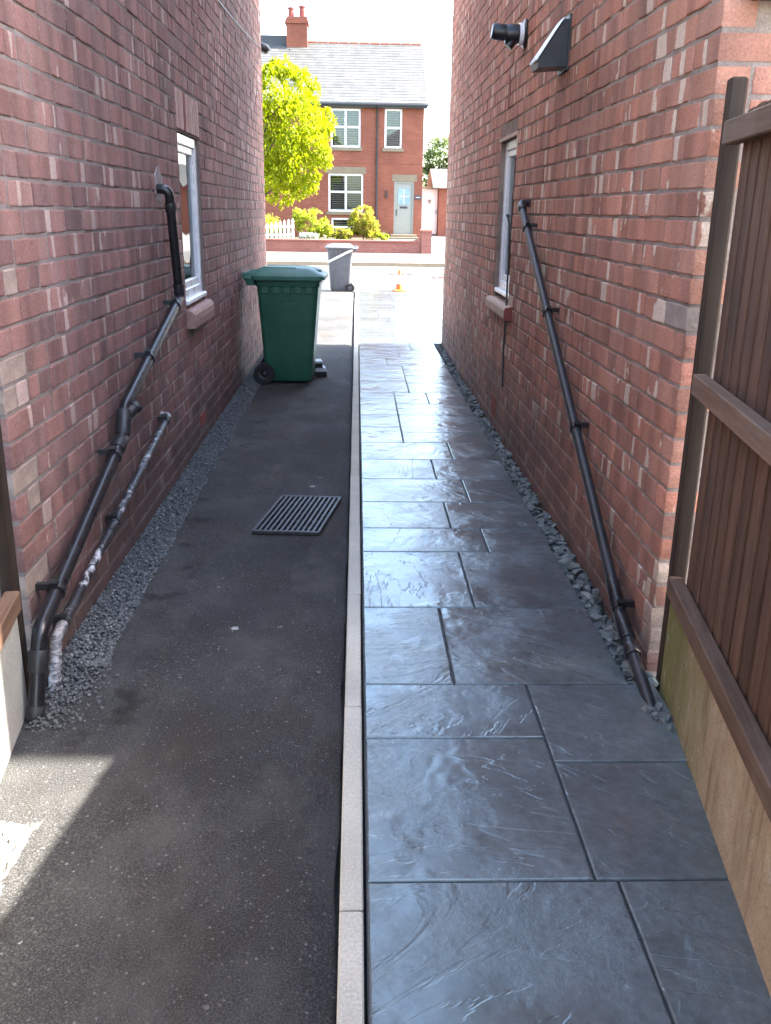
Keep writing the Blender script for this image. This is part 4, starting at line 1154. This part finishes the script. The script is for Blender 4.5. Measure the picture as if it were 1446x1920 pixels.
b = MB(); b.loft([rrect(2.30, 2.76, 34.39, 34.84, .02, .862), rrect(2.30, 2.76, 34.39, 34.84, .02, .92), rrect(2.46, 2.60, 34.54, 34.70, .02, .97)]); b.build('pillar_cap', M['ridge'], GW)
# picket fence
PF = empty('picket_fence', (-2.8, 36, .47), 0, 'short white picket fence between the garden shrubs', 'fence')
for i in range(7):
    x = -3.40 + i*.15; y = 35.6 + i*.13; h = .52 + .03*i
    b = MB(); b.prism([(x, y, .47), (x + .09, y, .47), (x + .09, y, .47 + h), (x + .045, y, .47 + h + .07), (x, y, .47 + h)], (0, .025, 0)); b.build('picket', M['white'], PF)
for zz in (.62, .92):
    b = MB(); b.tube([(-3.42, 35.64, zz), (-2.42, 36.42, zz)], .03, 6); b.build('rail', M['white'], PF)
b = MB(); b.cbox(-3.60, -3.46, 35.50, 35.62, .47, 1.22, .02); b.build('post', M['white'], PF)
# side gate and outbuilding
SG = empty('side_gate', (3.1, 41, .6), 0, 'pale pinkish white side gate beside the house', 'gate')
MB().box(2.74, 3.44, 41.0, 41.04, .63, 2.46).build('gate_leaf', M['pinkgate'], SG)
for x in (2.76, 3.36): MB().box(x, x + .06, 40.985, 40.999, .64, 2.45).build('stile', M['pinkgate'], SG)
b = MB(); b.loft([[(3.1 + .07*s_, 40.97, 1.95 + z) for s_, z in ((0, -.09), (1, .05), (.5, .10), (0, .05), (-.5, .10), (-1, .05))], [(3.1 + .07*s_, 40.999, 1.95 + z) for s_, z in ((0, -.09), (1, .05), (.5, .10), (0, .05), (-.5, .10), (-1, .05))]]); b.build('heart_ornament', M['stone'], SG)
MB().box(3.37, 3.40, 40.96, 40.984, 1.45, 1.62).build('latch', M['gutter'], SG)
OB = empty('outbuilding', (5, 42, .6), 0, 'orange brick outbuilding with pale roof at the right edge', 'building')
MB().box(3.47, 6.8, 40.8, 44.5, .4, 2.55).build('wall', M['far_brick'], OB)
b = MB(); b.prism([(3.2, 40.55, 2.50), (3.2, 44.7, 2.50), (3.2, 42.6, 3.35)], (3.8, 0, 0)); b.build('roof', M['slate'], OB)
b = MB(); b.box(2.74, 3.5, 40.9, 41.1, 2.47, 2.56); b.build('gate_lintel', M['stone'], OB)

# ------------------------------------------------------------------ plants
def leaves(blobs, n, size, seed, shell=.55, droop=0.0):
    r = random.Random(seed); b = MB()
    tot = sum(w for *_, w in blobs)
    for (cx, cy, cz, rx, ry, rz2, w) in blobs:
        k = int(n * w / tot); pts = 0
        while pts < k:
            d = Vector((r.gauss(0, 1), r.gauss(0, 1), r.gauss(0, 1))).normalized() * (r.random() ** (1/3) * (1 - shell) + shell * r.random() ** .35)
            p = Vector((cx + d.x*rx, cy + d.y*ry, cz + d.z*rz2))
            g = mnoise.noise(p * (1.9 / max(.4, min(rx, 1.2)))) + .55 * mnoise.noise(p * 5.1)
            if g < -.06: 
                pts += .34; continue
            p += d * .16 * g * min(rx, 1)
            s_ = size * r.uniform(.6, 1.3)
            m = Matrix.Translation(p) @ Matrix.Rotation(r.uniform(0, 6.28), 4, 'Z') @ Matrix.Rotation(r.gauss(.3 + droop, .7), 4, 'X')
            v0 = len(b.v); rv = min(1, max(0, .5 + .45*mnoise.noise(p*2.1) + r.uniform(-.35, .35)))
            b.v += [tuple(m @ Vector(q)) for q in ((0, -s_, 0), (s_*.55, -s_*.1, .15*s_), (0, s_, 0), (-s_*.55, -s_*.1, .15*s_))]
            b.a += [rv]*4; b.f += [(v0, v0+1, v0+2), (v0, v0+2, v0+3)]; pts += 1
    return b
def limbs(base, top, r0, n, spread, seed):
    r = random.Random(seed); b = MB(); base = Vector(base); top = Vector(top)
    mid = base.lerp(top, .45) + Vector((r.uniform(-.1, .1), r.uniform(-.1, .1), 0))
    b.tube([base, mid, top], [r0, r0*.7, r0*.25], 9)
    for i in range(n):
        t_ = r.uniform(.3, .9); s_ = base.lerp(top, t_); a = r.uniform(0, 6.28); L = spread * (1.15 - t_*.5)
        e = s_ + Vector((math.cos(a)*L, math.sin(a)*L, L*r.uniform(.5, 1.0)))
        m_ = s_.lerp(e, .5) + Vector((0, 0, -.08*L)); b.tube([s_, m_, e], [r0*.35, r0*.22, r0*.06], 6)
    return b
GT = empty('golden_tree', (-3.75, 33.4, 0), 0, 'bright yellow green leafy tree beside the left wall across the road', 'tree')
limbs((-3.75, 33.4, .05), (-2.9, 33.2, 5.2), .13, 16, 1.2, 3).build('trunk', M['bark'], GT, smooth=True)
rt = random.Random(17)
bl = [(-2.6, 33.2, 4.0, 1.55, 1.4, 1.9, 4), (-2.35, 33.0, 3.2, 1.25, 1.2, 1.15, 2.4), (-2.9, 33.3, 5.2, .95, .9, .95, 1.5), (-2.0, 32.9, 4.15, .95, .9, 1.05, 1.6), (-3.6, 33.4, 3.6, 1.4, 1.3, 1.7, 2.5), (-1.55, 33.0, 3.6, .62, .7, .6, .8), (-2.7, 32.7, 2.65, .85, .8, .6, 1.2), (-1.75, 33, 4.9, .5, .5, .5, .5)]
bl += [(-2.5 + 1.5*math.cos(a), 33.1 + .9*math.sin(a*2.3), 3.95 + 1.95*math.sin(a), rt.uniform(.22, .42), rt.uniform(.25, .4), rt.uniform(.25, .5), .22) for a in [rt.uniform(-2.2, 2.4) for _ in range(26)]]
leaves(bl, 25000, .064, 11, .5, .5).build('crown', M['leaf_gold'], GT, attr=True, fix=False)
SH = [('yellow green shrub beside the white picket fence', [(-1.75, 37, 1.05, .70, .5, .55, 2), (-1.35, 37, .85, .45, .4, .4, 1), (-2.25, 37.1, 1.25, .35, .35, .40, .8)], 5200, 'leaf_hedge', (-1.8, 37)),
      ('tall yellow shrub with reddish tips under the ground floor window', [(.2, 37, 1.20, .52, .45, .60, 2), (.55, 37, .85, .38, .4, .42, 1), (-.05, 37, 1.0, .38, .4, .45, 1)], 5200, 'leaf_red', (.25, 37)),
      ('low green shrub at the left end of the garden', [(-3.6, 37.6, .95, .7, .5, .5, 1), (-3.3, 37.2, .8, .45, .4, .4, .7)], 3600, 'leaf_hedge', (-3.5, 37.4)),
      ('low reddish green shrub between the two yellow shrubs', [(-.55, 36.6, .68, .42, .35, .26, 1)], 1500, 'leaf_red', (-.55, 36.6)),
      ('low pale flowering plant on top of the garden wall', [(-1.75, 35.3, .58, .65, .3, .16, 1)], 1500, 'flower', (-1.75, 35.3)),
      ('small green plant near the front path', [(.95, 36.2, .60, .30, .3, .17, 1)], 900, 'leaf_hedge', (.95, 36.2))]
for i, (lab, bl, n, mt, (x, y)) in enumerate(SH):
    e = empty('garden_shrub', (x, y, .47), 0, lab, 'shrub', 'garden shrubs')
    limbs((x, y, .45), (x, y, .45 + bl[0][2]*.5), .03, 7, .3, 40 + i).build('stem', M['bark'], e)
    leaves(bl, n, .047, 50 + i, .45).build('foliage', M[mt], e, attr=True, fix=False)
BT = empty('distant_tree', (4.9, 60, 0), 0, 'thinly leaved tree behind the outbuilding at the right', 'tree')
limbs((5.0, 60, 0), (5.1, 60, 4.6), .11, 14, 1.0, 8).build('trunk', M['bark'], BT, smooth=True)
leaves([(5.2, 60, 4.6, 1.3, 1.2, 1.5, 2), (4.5, 60, 3.6, .9, .9, .9, 1), (6.0, 60, 3.8, 1.2, 1, 1.2, 1)], 11000, .085, 77, .3).build('crown', M['leaf_far'], BT, attr=True, fix=False)
